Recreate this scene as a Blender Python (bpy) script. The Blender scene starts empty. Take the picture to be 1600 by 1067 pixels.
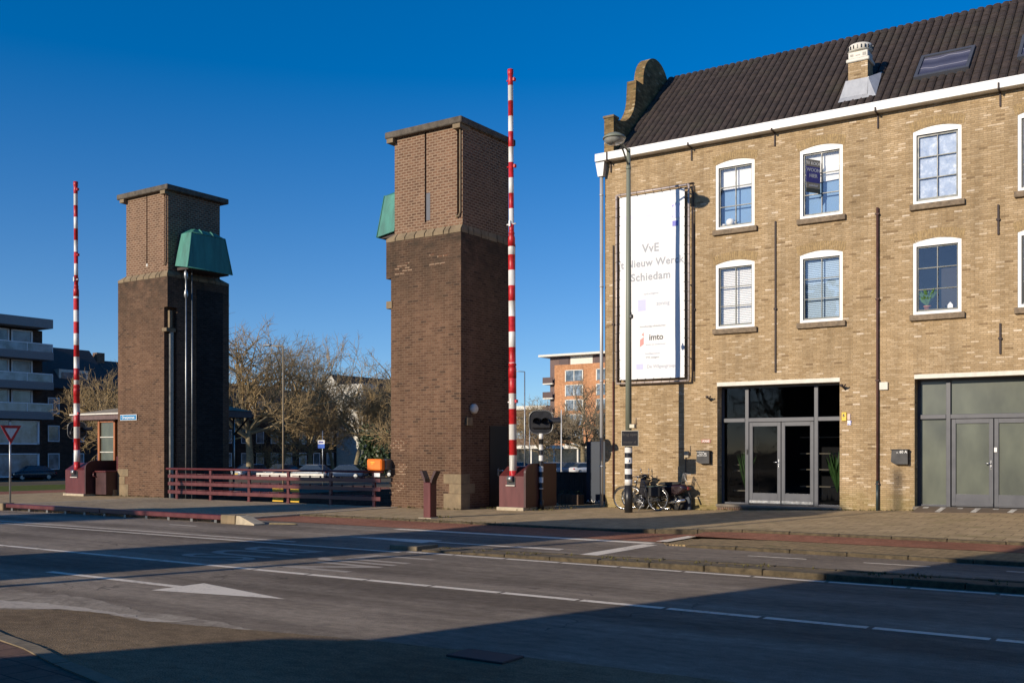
import bpy, bmesh, math, random
from math import sin, cos, pi, radians, atan2, sqrt
from mathutils import Vector, Matrix

S = bpy.context.scene
COL = S.collection

# ---------------------------------------------------------------- camera
cam = bpy.data.cameras.new("camera")
cam.sensor_width = 36.0
cam.lens = 36.0 * 1587.0 / 1600.0
cam.shift_y = (705.0 - 533.5) / 1600.0
cam.clip_start = 0.1
cam.clip_end = 6000.0
camo = bpy.data.objects.new("camera", cam)
COL.objects.link(camo)
camo.location = (0, 0, 1.8)
camo.rotation_euler = (radians(90), 0, radians(34.0885))
S.camera = camo

# ---------------------------------------------------------------- light
SUN_EL = radians(18.8)
SUN_AZ = atan2(-0.30, -0.957)            # direction TO the sun, from +Y towards +X
W = bpy.data.worlds.new("World")
S.world = W
W.use_nodes = True
wn = W.node_tree
for n in list(wn.nodes):
    wn.nodes.remove(n)
sky = wn.nodes.new('ShaderNodeTexSky')
sky.sky_type = 'NISHITA'
sky.sun_disc = False
sky.sun_elevation = SUN_EL
sky.sun_rotation = SUN_AZ
sky.altitude = 1500
sky.air_density = 0.8
sky.dust_density = 0.35
sky.ozone_density = 4.0
hs = wn.nodes.new('ShaderNodeHueSaturation')
hs.inputs['Saturation'].default_value = 1.28
bg = wn.nodes.new('ShaderNodeBackground')
bg.inputs['Strength'].default_value = 0.14
wo = wn.nodes.new('ShaderNodeOutputWorld')
# the low sky is paler than the zenith
tcw = wn.nodes.new('ShaderNodeTexCoord'); spw = wn.nodes.new('ShaderNodeSeparateXYZ')
wn.links.new(tcw.outputs['Generated'], spw.inputs[0])
def wmap(a, b, c, d):
    m_ = wn.nodes.new('ShaderNodeMapRange'); m_.clamp = True
    m_.inputs[1].default_value = a; m_.inputs[2].default_value = b; m_.inputs[3].default_value = c; m_.inputs[4].default_value = d
    wn.links.new(spw.outputs[2], m_.inputs[0]); return m_.outputs[0]
wn.links.new(wmap(.06, .38, 1.10, 1.31), hs.inputs['Saturation'])
wn.links.new(wmap(.05, .42, .86, 1.14), hs.inputs['Value'])
wn.links.new(sky.outputs[0], hs.inputs['Color'])
wn.links.new(hs.outputs[0], bg.inputs['Color'])
wn.links.new(bg.outputs[0], wo.inputs[0])

sl = bpy.data.lights.new("sun", 'SUN')
sl.energy = 5.0
sl.angle = radians(0.5)
sl.color = (1.0, 0.87, 0.70)
so = bpy.data.objects.new("sun", sl)
COL.objects.link(so)
ce = cos(SUN_EL)
to_sun = Vector((sin(SUN_AZ) * ce, cos(SUN_AZ) * ce, sin(SUN_EL)))
so.rotation_euler = to_sun.to_track_quat('Z', 'Y').to_euler()
so.location = (0, -20, 40)

S.view_settings.view_transform = 'Standard'
S.view_settings.look = 'None'
S.view_settings.exposure = 0.0
S.view_settings.gamma = 1.0
S.cycles.max_bounces = 6
S.cycles.transparent_max_bounces = 12

# ---------------------------------------------------------------- materials
class NT:
    def __init__(s, name):
        s.m = bpy.data.materials.new(name)
        s.m.use_nodes = True
        s.t = s.m.node_tree
        for n in list(s.t.nodes):
            s.t.nodes.remove(n)
        s.out = s.n('ShaderNodeOutputMaterial')
        s.b = s.n('ShaderNodeBsdfPrincipled')
        s.l(s.b.outputs[0], s.out.inputs[0])

    def n(s, kind, **kw):
        nd = s.t.nodes.new(kind)
        for k, v in kw.items():
            setattr(nd, k, v)
        return nd

    def l(s, a, b):
        s.t.links.new(a, b)

    def val(s, sock, v):
        if hasattr(v, 'is_linked') or hasattr(v, 'links'):
            s.l(v, sock)
        else:
            if isinstance(v, (tuple, list)) and len(v) == 3 and len(sock.default_value) == 4:
                v = (*v, 1)
            sock.default_value = v

    def math(s, op, a, b=None, c=None, clamp=False):
        nd = s.n('ShaderNodeMath', operation=op, use_clamp=clamp)
        s.val(nd.inputs[0], a)
        if b is not None:
            s.val(nd.inputs[1], b)
        if c is not None:
            s.val(nd.inputs[2], c)
        return nd.outputs[0]

    def mix(s, f, a, b, mode='MIX'):
        nd = s.n('ShaderNodeMix', data_type='RGBA', blend_type=mode)
        s.val(nd.inputs[0], f)
        s.val(nd.inputs[6], a)
        s.val(nd.inputs[7], b)
        return nd.outputs[2]

    def ramp(s, f, stops, interp='LINEAR'):
        nd = s.n('ShaderNodeValToRGB')
        r = nd.color_ramp
        r.interpolation = interp
        while len(r.elements) < len(stops):
            r.elements.new(0.5)
        for e, (p, c) in zip(r.elements, stops):
            e.position = p
            e.color = (*c, 1) if len(c) == 3 else c
        s.val(nd.inputs[0], f)
        return nd.outputs[0]

    def noise(s, vec, scale, detail=4, rough=0.55, dist=0.0):
        nd = s.n('ShaderNodeTexNoise')
        s.l(vec, nd.inputs['Vector'])
        nd.inputs['Scale'].default_value = scale
        nd.inputs['Detail'].default_value = detail
        nd.inputs['Roughness'].default_value = rough
        nd.inputs['Distortion'].default_value = dist
        return nd.outputs[0]

    def pos(s):
        return s.n('ShaderNodeNewGeometry').outputs['Position']

    def obj(s):
        return s.n('ShaderNodeTexCoord').outputs['Object']

    def vmul(s, v, m):
        nd = s.n('ShaderNodeVectorMath', operation='MULTIPLY')
        s.l(v, nd.inputs[0])
        nd.inputs[1].default_value = m
        return nd.outputs[0]

    def bump(s, h, strength=0.4, dist=0.01):
        nd = s.n('ShaderNodeBump')
        nd.inputs['Strength'].default_value = strength
        nd.inputs['Distance'].default_value = dist
        s.l(h, nd.inputs['Height'])
        s.l(nd.outputs[0], s.b.inputs['Normal'])

    def fin(s, color=None, rough=0.7, metal=0.0, spec=None):
        if color is not None:
            s.val(s.b.inputs['Base Color'], color)
        s.val(s.b.inputs['Roughness'], rough)
        s.val(s.b.inputs['Metallic'], metal)
        if spec is not None:
            s.val(s.b.inputs['Specular IOR Level'], spec)
        return s.m


def plain(name, c, rough=0.6, metal=0.0, vary=0.18, scale=6.0, spec=None, bump=0.0, streak=False):
    """a painted / metal / stone surface with slight wear so that it is never flat"""
    t = NT(name)
    p = t.obj()
    if streak:
        p = t.vmul(p, (1, 1, 0.18))
    n = t.noise(p, scale, 6, 0.62)
    lo = tuple(x * (1 - vary) for x in c)
    hi = tuple(min(1, x * (1 + vary)) for x in c)
    col = t.ramp(n, [(0.3, lo), (0.7, hi)])
    r = t.math('MULTIPLY_ADD', n, 0.3, rough - 0.15, clamp=True)
    if bump:
        t.bump(t.noise(p, scale * 8, 4), bump, 0.004)
    return t.fin(col, r, metal, spec)


def brick(name, stops, mortar, w=0.21, h=0.065, ms=0.007, grime=(0.75, 1.12), bump=0.5, stain=None, gscale=0.8, edge=0.5):
    t = NT(name)
    g = t.n('ShaderNodeNewGeometry')
    sp = t.n('ShaderNodeSeparateXYZ'); t.l(g.outputs['Position'], sp.inputs[0])
    sn = t.n('ShaderNodeSeparateXYZ'); t.l(g.outputs['True Normal'], sn.inputs[0])
    ax = t.math('GREATER_THAN', t.math('ABSOLUTE', sn.outputs[0]), 0.6)
    az = t.math('GREATER_THAN', t.math('ABSOLUTE', sn.outputs[2]), 0.8)
    u = t.math('ADD', t.math('MULTIPLY', sp.outputs[0], t.math('SUBTRACT', 1.0, ax)), t.math('MULTIPLY', sp.outputs[1], ax))
    v = t.math('ADD', t.math('MULTIPLY', sp.outputs[2], t.math('SUBTRACT', 1.0, az)), t.math('MULTIPLY', sp.outputs[1], az))
    wob = t.noise(g.outputs['Position'], 1.3, 3)
    v = t.math('MULTIPLY_ADD', wob, 0.03, v)
    cv = t.n('ShaderNodeCombineXYZ'); t.l(u, cv.inputs[0]); t.l(v, cv.inputs[1])
    bt = t.n('ShaderNodeTexBrick')
    t.l(cv.outputs[0], bt.inputs['Vector'])
    bt.inputs['Scale'].default_value = 1
    bt.inputs['Mortar Size'].default_value = ms
    bt.inputs['Mortar Smooth'].default_value = 0.3
    bt.inputs['Brick Width'].default_value = w
    bt.inputs['Row Height'].default_value = h
    row = t.math('FLOOR', t.math('DIVIDE', v, h))
    off = t.math('MULTIPLY', t.math('SUBTRACT', 1.0, t.math('FLOORED_MODULO', row, 2.0)), 0.5)
    cell = t.math('FLOOR', t.math('ADD', t.math('DIVIDE', u, w), off))
    cc = t.n('ShaderNodeCombineXYZ'); t.l(cell, cc.inputs[0]); t.l(row, cc.inputs[1])
    wnz = t.n('ShaderNodeTexWhiteNoise', noise_dimensions='2D'); t.l(cc.outputs[0], wnz.inputs['Vector'])
    base = t.ramp(wnz.outputs[0], stops, 'CONSTANT')
    fine = t.noise(g.outputs['Position'], 22, 5, 0.7)
    base = t.mix(0.45, base, t.ramp(fine, [(0.3, (0.45, 0.45, 0.45)), (0.7, (1.35, 1.35, 1.35))]), 'MULTIPLY')
    big = t.noise(g.outputs['Position'], gscale, 6, 0.62)
    base = t.mix(1.0, base, t.ramp(big, [(0.3, (grime[0],) * 3), (0.7, (grime[1],) * 3)]), 'MULTIPLY')
    stk = t.noise(t.vmul(g.outputs['Position'], (2.2, 2.2, .16)), 1.5, 5, .65)
    base = t.mix(1.0, base, t.ramp(stk, [(.32, (.80,) * 3), (.6, (1.07,) * 3)]), 'MULTIPLY')
    # the mortar is repointed here and there: lighter or darker joints
    mort = t.mix(t.noise(g.outputs['Position'], 1.7, 4), tuple(x * 0.6 for x in mortar), mortar)
    col = t.mix(t.math('MULTIPLY', bt.outputs['Fac'], 0.9), base, mort)
    if stain:
        z0, z1, sc = stain
        f = t.math('DIVIDE', t.math('SUBTRACT', sp.outputs[2], z0), z1 - z0, clamp=True)
        f = t.math('MULTIPLY', t.math('SUBTRACT', 1.0, f), t.math('MULTIPLY_ADD', t.noise(g.outputs['Position'], 2.5, 5), 2.2, -0.6, clamp=True))
        col = t.mix(f, col, sc)
    hgt = t.math('ADD', t.math('MULTIPLY', bt.outputs['Fac'], -1.0), t.math('ADD', t.math('MULTIPLY', fine, edge), t.math('MULTIPLY', wnz.outputs[0], 0.5)))
    t.bump(hgt, bump, 0.012)
    return t.fin(col, 0.9, spec=0.2)


M = {}
M['yellow_brick'] = brick('yellow_brick', [(0, (.43, .308, .175)), (.22, (.405, .288, .162)), (.44, (.455, .33, .192)), (.62, (.37, .258, .14)), (.80, (.49, .362, .22)), (.94, (.59, .46, .31)), (.972, (.26, .175, .095)), (.99, (.66, .54, .40))],
    (.33, .245, .145), w=.20, h=.055, ms=.006, grime=(.86, 1.12), stain=(0.05, 0.9, (.17, .15, .035)), gscale=.55, edge=1.2)
M['tower_brick'] = brick('tower_brick', [(0, (.135, .074, .045)), (.25, (.15, .084, .052)), (.5, (.12, .066, .042)), (.72, (.17, .098, .061)), (.96, (.08, .047, .032))],
    (.24, .165, .11), w=.215, h=.075, ms=.009, grime=(.58, 1.16), gscale=.45, stain=(8.35, 5.6, (.045, .034, .024)))
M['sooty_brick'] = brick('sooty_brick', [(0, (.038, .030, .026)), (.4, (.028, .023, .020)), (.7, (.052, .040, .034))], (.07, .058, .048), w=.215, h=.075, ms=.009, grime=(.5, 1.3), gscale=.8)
M['tower_brick_upper'] = brick('tower_brick_upper', [(0, (.165, .086, .052)), (.3, (.19, .10, .060)), (.55, (.135, .07, .043)), (.8, (.215, .12, .073))],
    (.37, .265, .18), w=.21, h=.085, ms=.020, grime=(.75, 1.15))
M['orange_brick'] = brick('orange_brick', [(0, (.55, .26, .12)), (.4, (.50, .23, .105)), (.7, (.60, .30, .15))], (.45, .28, .18), w=.4, h=.12, ms=.01, grime=(.85, 1.1))
M['dark_brick'] = brick('dark_brick', [(0, (.075, .048, .038)), (.4, (.06, .04, .032)), (.7, (.095, .062, .048))], (.12, .10, .09), w=.4, h=.12, ms=.01)
M['brown_brick'] = brick('brown_brick', [(0, (.20, .12, .08)), (.4, (.15, .09, .06)), (.7, (.24, .15, .10))], (.2, .17, .14), w=.25, h=.08, ms=.01)
M['white'] = plain('white_paint', (.78, .77, .74), .45, vary=.10, scale=4, streak=True)
M['white_old'] = plain('old_white_paint', (.66, .63, .55), .6, vary=.14, scale=5)
M['stone'] = plain('sandstone', (.215, .16, .095), .9, vary=.3, scale=3, bump=.4)
M['sill'] = plain('sill_stone', (.20, .15, .10), .9, vary=.4, scale=9, bump=.4)
M['concrete'] = plain('concrete', (.17, .145, .115), .9, vary=.35, scale=4, bump=.5)
M['concrete_light'] = plain('concrete_light', (.45, .38, .27), .9, vary=.25, scale=5, bump=.4)
M['slab'] = plain('roof_slab_concrete', (.105, .088, .068), .95, vary=.45, scale=5, bump=.6)
M['purple'] = plain('maroon_paint', (.105, .022, .022), .42, vary=.25, scale=5, streak=True)
M['purple_dark_and_shade'] = plain('dark_and_shaded_maroon', (.05, .016, .016), .5, vary=.25, scale=4)  # dark maroon parts; also holds the shade of the barrier side plates
M['copper'] = plain('green_copper', (.045, .205, .16), .6, vary=.5, scale=2.2, streak=True)
M['slate'] = plain('slate_grey_paint', (.068, .072, .086), .38, vary=.08, scale=3)
M['darkgreen'] = plain('dark_green_paint', (.022, .038, .040), .4, vary=.15)
M['black'] = plain('black_paint', (.018, .018, .02), .4, vary=.2)
M['iron'] = plain('wall_iron', (.045, .03, .028), .7, vary=.35, scale=12)
M['rail_grey'] = plain('grey_steel', (.22, .22, .21), .4, .6, vary=.2)
M['galv'] = plain('galvanised_steel', (.34, .35, .35), .42, .75, vary=.15)
M['pole_green'] = plain('grey_green_paint', (.20, .215, .165), .5, vary=.12, scale=3, streak=True)
M['zinc'] = plain('zinc', (.50, .51, .52), .45, .3, vary=.12, streak=True)
M['red'] = plain('red_paint', (.48, .016, .02), .45, vary=.3, scale=9)
M['arm_white'] = plain('barrier_white', (.72, .70, .66), .45, vary=.16, scale=8, streak=True)
M['orange'] = plain('orange_plastic', (.90, .20, .018), .4, vary=.08)
M['yellow'] = plain('yellow_paint', (.85, .52, .05), .5, vary=.1)
M['yellow_sign'] = plain('yellow_enamel', (.75, .50, .03), .35, vary=.06)
M['blue'] = plain('blue_enamel', (.012, .20, .42), .35, vary=.08)
M['navy'] = plain('navy_sheet', (.016, .028, .052), .5, vary=.15, scale=2)
M['rubber'] = plain('rubber', (.02, .02, .021), .8, vary=.2)
M['chrome'] = plain('bright_metal', (.65, .65, .66), .22, .9, vary=.08)
M['wood'] = plain('varnished_wood', (.36, .13, .045), .4, vary=.25, streak=True)
M['purlin'] = plain('hut_fascia', (.13, .085, .08), .7, vary=.3)
M['roof_felt'] = plain('roof_felt', (.25, .21, .15), .9, vary=.3)
M['interior'] = plain('dark_interior', (.035, .033, .032), .9, vary=.2)
M['blind'] = plain('white_blind', (.82, .82, .80), .8, vary=.04)
M['sky_refl_blue'] = plain('painted_sky_reflection', (.17, .31, .50), .7, vary=.05)  # blue of the sky mirrored in the panes, put into the colour
M['leaf'] = plain('leaf_green', (.085, .19, .045), .5, vary=.4, scale=3)
M['leaf_dark'] = plain('dark_leaf_green', (.035, .055, .018), .5, vary=.4, scale=1.5)
M['terracotta'] = plain('terracotta', (.5, .19, .08), .8, vary=.15)
M['bark'] = plain('bark', (.23, .185, .105), .9, vary=.45, scale=5, bump=.6)
M['twig'] = plain('twig_bark', (.36, .255, .125), .85, vary=.4, scale=1.2)
M['twig_grey'] = plain('grey_twig_bark', (.26, .205, .13), .85, vary=.35, scale=1.2)
M['text_grey'] = plain('grey_print', (.36, .38, .42), .7, vary=.05)
M['text_pale'] = plain('pale_print', (.44, .47, .54), .7, vary=.03)
M['text_dark'] = plain('dark_print', (.10, .10, .10), .7, vary=.05)
M['text_black'] = plain('black_print', (.015, .012, .012), .6, vary=.05)
M['lilac'] = plain('lilac_print', (.55, .56, .78), .7, vary=.04)
M['violet'] = plain('violet_print', (.22, .22, .60), .7, vary=.05)
M['pink_red'] = plain('pale_red_print', (.75, .30, .28), .7, vary=.05)
M['cloth'] = plain('banner_cloth', (.80, .80, .80), .75, vary=.03, scale=2)
M['deep_blue'] = plain('deep_blue_print', (.025, .03, .20), .5, vary=.05)
M['tan'] = plain('sign_beige', (.62, .56, .42), .5, vary=.06)


def tiles_mat():
    t = NT('pantile')
    p = t.pos()
    n = t.noise(p, 7, 6, .65)
    c = t.ramp(n, [(.3, (.034, .026, .022)), (.55, (.056, .042, .036)), (.8, (.085, .067, .057))])
    sp = t.n('ShaderNodeSeparateXYZ'); t.l(p, sp.inputs[0])
    cc = t.n('ShaderNodeCombineXYZ'); t.l(t.math('FLOOR', t.math('DIVIDE', t.math('ADD', sp.outputs[0], 15.31), .225)), cc.inputs[0]); t.l(t.math('FLOOR', t.math('DIVIDE', sp.outputs[2], .2353)), cc.inputs[1])
    w_ = t.n('ShaderNodeTexWhiteNoise', noise_dimensions='2D'); t.l(cc.outputs[0], w_.inputs['Vector'])
    c = t.mix(1.0, c, t.ramp(w_.outputs[0], [(0, (.85,) * 3), (.6, (1.0, 1.0, 1.0)), (1, (1.18, 1.14, 1.10))]), 'MULTIPLY')
    big = t.noise(p, .7, 5, .7)
    c = t.mix(t.math('MULTIPLY_ADD', big, 3.0, -1.55, clamp=True), c, (.060, .056, .036))
    n2 = t.noise(p, 45, 2)
    c = t.mix(t.math('GREATER_THAN', n2, .74), c, (.26, .23, .19))
    t.bump(n, .3, .01)
    return t.fin(c, .75, spec=.3)
M['tile'] = tiles_mat()


def glass_mat(name, refl=.35, tint=(1, 1, 1), rough=.02, wave=.0):
    t = NT(name)
    t.t.nodes.remove(t.b)
    tr = t.n('ShaderNodeBsdfTransparent'); tr.inputs[0].default_value = (*tint, 1)
    gl = t.n('ShaderNodeBsdfGlossy'); gl.inputs['Roughness'].default_value = rough
    gl.inputs[0].default_value = (.9, .93, 1, 1)
    if wave:
        b = t.n('ShaderNodeBump'); b.inputs['Strength'].default_value = wave; b.inputs['Distance'].default_value = .02
        t.l(t.noise(t.pos(), 1.6, 2), b.inputs['Height']); t.l(b.outputs[0], gl.inputs['Normal'])
    lw = t.n('ShaderNodeLayerWeight'); lw.inputs[0].default_value = .25
    f = t.math('MULTIPLY_ADD', lw.outputs['Fresnel'], 1.0, refl, clamp=True)
    mx = t.n('ShaderNodeMixShader')
    t.l(f, mx.inputs[0]); t.l(tr.outputs[0], mx.inputs[1]); t.l(gl.outputs[0], mx.inputs[2])
    t.l(mx.outputs[0], t.out.inputs[0])
    return t.m
M['glass'] = glass_mat('window_glass', .10, wave=.25)
M['glass_dark'] = glass_mat('tinted_glass', .0, (.45, .47, .5), wave=.04)


def frosted():
    t = NT('frosted_glass')
    p = t.vmul(t.pos(), (1, 1, .5))
    n = t.noise(p, 1.5, 3)
    c = t.ramp(n, [(.3, (.075, .085, .072)), (.7, (.135, .15, .115))])
    return t.fin(c, .22, spec=.6)
M['frosted'] = frosted()


def far_glass():
    t = NT('far_window_glass')
    n = t.noise(t.pos(), .8, 3)
    return t.fin(t.ramp(n, [(.35, (.06, .08, .10)), (.7, (.28, .34, .40))]), .12, spec=.8)
M['far_glass'] = far_glass()


def asphalt(name, lo, hi, bands=True, coarse=1.0):
    t = NT(name)
    p = t.pos()
    n1 = t.noise(p, 90 * coarse, 3, .75)
    n2 = t.noise(t.vmul(p, (.05, 1.0, 1)), .85, 5, .62)
    n3 = t.noise(p, .35, 4)
    f = t.math('ADD', t.math('MULTIPLY', n2, .65 if bands else .3), t.math('MULTIPLY', n3, .35 if bands else .7))
    c = t.ramp(f, [(.40, lo), (.60, hi)])
    c = t.mix(.75, c, t.ramp(n1, [(.28, (.25, .25, .25)), (.5, (.95, .95, .95)), (.75, (2.3, 2.2, 2.1))]), 'MULTIPLY')
    n4 = t.noise(t.vmul(p, (.6, 1, 1)), 7, 8, .75)
    c = t.mix(1.0, c, t.ramp(n4, [(.32, (.70,) * 3), (.52, (1.0,) * 3), (.70, (1.28,) * 3)]), 'MULTIPLY')
    # pale grit thrown about in patches
    gr = t.noise(p, 70, 2)
    pat = t.noise(p, .9, 3, dist=.4)
    m = t.math('MULTIPLY', t.math('GREATER_THAN', gr, .66), t.math('MULTIPLY_ADD', pat, 4.0, -2.0, clamp=True))
    c = t.mix(t.math('MULTIPLY', m, .55), c, (.5, .44, .37))
    # cracks and sealed joints
    vo = t.n('ShaderNodeTexVoronoi', feature='DISTANCE_TO_EDGE'); vo.inputs['Scale'].default_value = .33
    wv = t.n('ShaderNodeVectorMath', operation='ADD')
    nn = t.n('ShaderNodeTexNoise'); nn.inputs['Scale'].default_value = 1.5; t.l(p, nn.inputs['Vector'])
    t.l(p, wv.inputs[0]); t.l(nn.outputs['Color'], wv.inputs[1]); t.l(wv.outputs[0], vo.inputs['Vector'])
    ck = t.math('MULTIPLY', t.math('LESS_THAN', vo.outputs['Distance'], .0035), t.math('GREATER_THAN', n3, .52))
    c = t.mix(t.math('MULTIPLY', ck, .4 if bands else 0), c, (.03, .026, .022))
    t.bump(n1, .9, .02)
    return t.fin(c, .9, spec=.15)
M['asphalt'] = asphalt('asphalt', (.172, .138, .106), (.355, .293, .228))
M['asphalt_brown'] = asphalt('brown_asphalt', (.19, .135, .080), (.28, .205, .125), False, .8)
M['red_asphalt'] = asphalt('red_cycle_asphalt', (.27, .12, .075), (.38, .17, .105), False)
M['deck'] = asphalt('deck_asphalt', (.33, .255, .165), (.42, .33, .215), False)


def paint_mat(name, c, wear=.45):
    t = NT(name)
    p = t.pos()
    n = t.noise(p, 14, 6, .7)
    n2 = t.noise(p, 1.2, 3)
    col = t.mix(t.math('MULTIPLY_ADD', t.math('ADD', n, t.math('MULTIPLY', n2, .5)), 3.2, -2.75 + wear * .65, clamp=True), tuple(x * .97 for x in c), (.22, .18, .14))
    return t.fin(col, .7)
M['mark'] = paint_mat('road_paint', (.80, .70, .56))
M['mark_worn'] = paint_mat('worn_road_paint', (.42, .35, .27), .5)
def worn_concrete():
    t = NT('worn_concrete')
    p = t.pos()
    n = t.noise(p, 2.2, 8, .72, 1.2); n2 = t.noise(p, 40, 4, .7)
    c = t.ramp(t.math('ADD', t.math('MULTIPLY', n, .75), t.math('MULTIPLY', n2, .25)), [(.36, (.17, .135, .10)), (.50, (.29, .24, .185)), (.62, (.42, .36, .28))])
    t.bump(n2, .6, .01)
    return t.fin(c, .9, spec=.15)
M['worn_concrete'] = worn_concrete()
M['mark_thin'] = paint_mat('crossing_paint', (.50, .42, .32), .6)


def pavers(name, a, b, joint, w, h, rot=0.0, moss=None, ms=.008):
    t = NT(name)
    p = t.pos()
    mp = t.n('ShaderNodeMapping'); mp.inputs['Rotation'].default_value = (0, 0, rot); t.l(p, mp.inputs[0])
    bt = t.n('ShaderNodeTexBrick'); t.l(mp.outputs[0], bt.inputs['Vector'])
    bt.inputs['Scale'].default_value = 1; bt.inputs['Mortar Size'].default_value = ms
    bt.inputs['Brick Width'].default_value = w; bt.inputs['Row Height'].default_value = h
    bt.inputs['Color1'].default_value = (*a, 1); bt.inputs['Color2'].default_value = (*b, 1); bt.inputs['Mortar'].default_value = (*joint, 1)
    n = t.noise(p, 3, 6, .7)
    n2 = t.noise(p, 60, 3)
    c = t.mix(.8, bt.outputs[0], t.ramp(n, [(.3, (.68, .68, .68)), (.7, (1.25, 1.25, 1.25))]), 'MULTIPLY')
    c = t.mix(.4, c, t.ramp(n2, [(.3, (.5, .5, .5)), (.7, (1.4, 1.4, 1.4))]), 'MULTIPLY')
    if moss:
        f = t.math('MULTIPLY', t.math('MULTIPLY_ADD', t.noise(p, 1.6, 5), 5, -2.8, clamp=True), .6)
        c = t.mix(f, c, moss)
    t.bump(t.math('ADD', t.math('MULTIPLY', bt.outputs['Fac'], -1), t.math('MULTIPLY', n2, .3)), .5, .01)
    return t.fin(c, .88, spec=.2)
M['pave'] = pavers('pavement_tiles', (.38, .28, .155), (.44, .325, .185), (.12, .085, .05), .5, .5, 0, (.17, .16, .05))
M['klinker'] = pavers('brown_clinkers', (.38, .265, .135), (.28, .20, .105), (.09, .065, .04), .21, .105, .785, (.15, .14, .05))
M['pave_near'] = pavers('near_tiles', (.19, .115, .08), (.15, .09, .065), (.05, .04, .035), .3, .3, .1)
M['kerb'] = plain('kerb_stone', (.19, .15, .095), .9, vary=.3, scale=6, bump=.3)
M['moss_kerb'] = plain('mossy_kerb', (.085, .064, .036), .95, vary=.55, scale=9, bump=.6)


def grass_mat():
    t = NT('grass')
    n = t.noise(t.pos(), 3, 6, .7)
    return t.fin(t.ramp(n, [(.3, (.05, .07, .015)), (.7, (.13, .15, .035))]), .9, spec=.1)
M['grass'] = grass_mat()


def ground_mat():
    t = NT('far_ground')
    n = t.noise(t.pos(), .15, 6, .6)
    n2 = t.noise(t.pos(), 8, 4, .7)
    c = t.ramp(n, [(.38, (.10, .085, .062)), (.6, (.15, .125, .09))])
    c = t.mix(.5, c, t.ramp(n2, [(.3, (.6, .6, .6)), (.7, (1.3, 1.3, 1.3))]), 'MULTIPLY')
    return t.fin(c, .95, spec=.1)
M['ground'] = ground_mat()


def water_mat():
    t = NT('canal_water')
    t.bump(t.noise(t.vmul(t.pos(), (1, .6, 1)), 3.5, 4), .25, .03)
    return t.fin((.012, .018, .016), .06, spec=.5)
M['water'] = water_mat()

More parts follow.
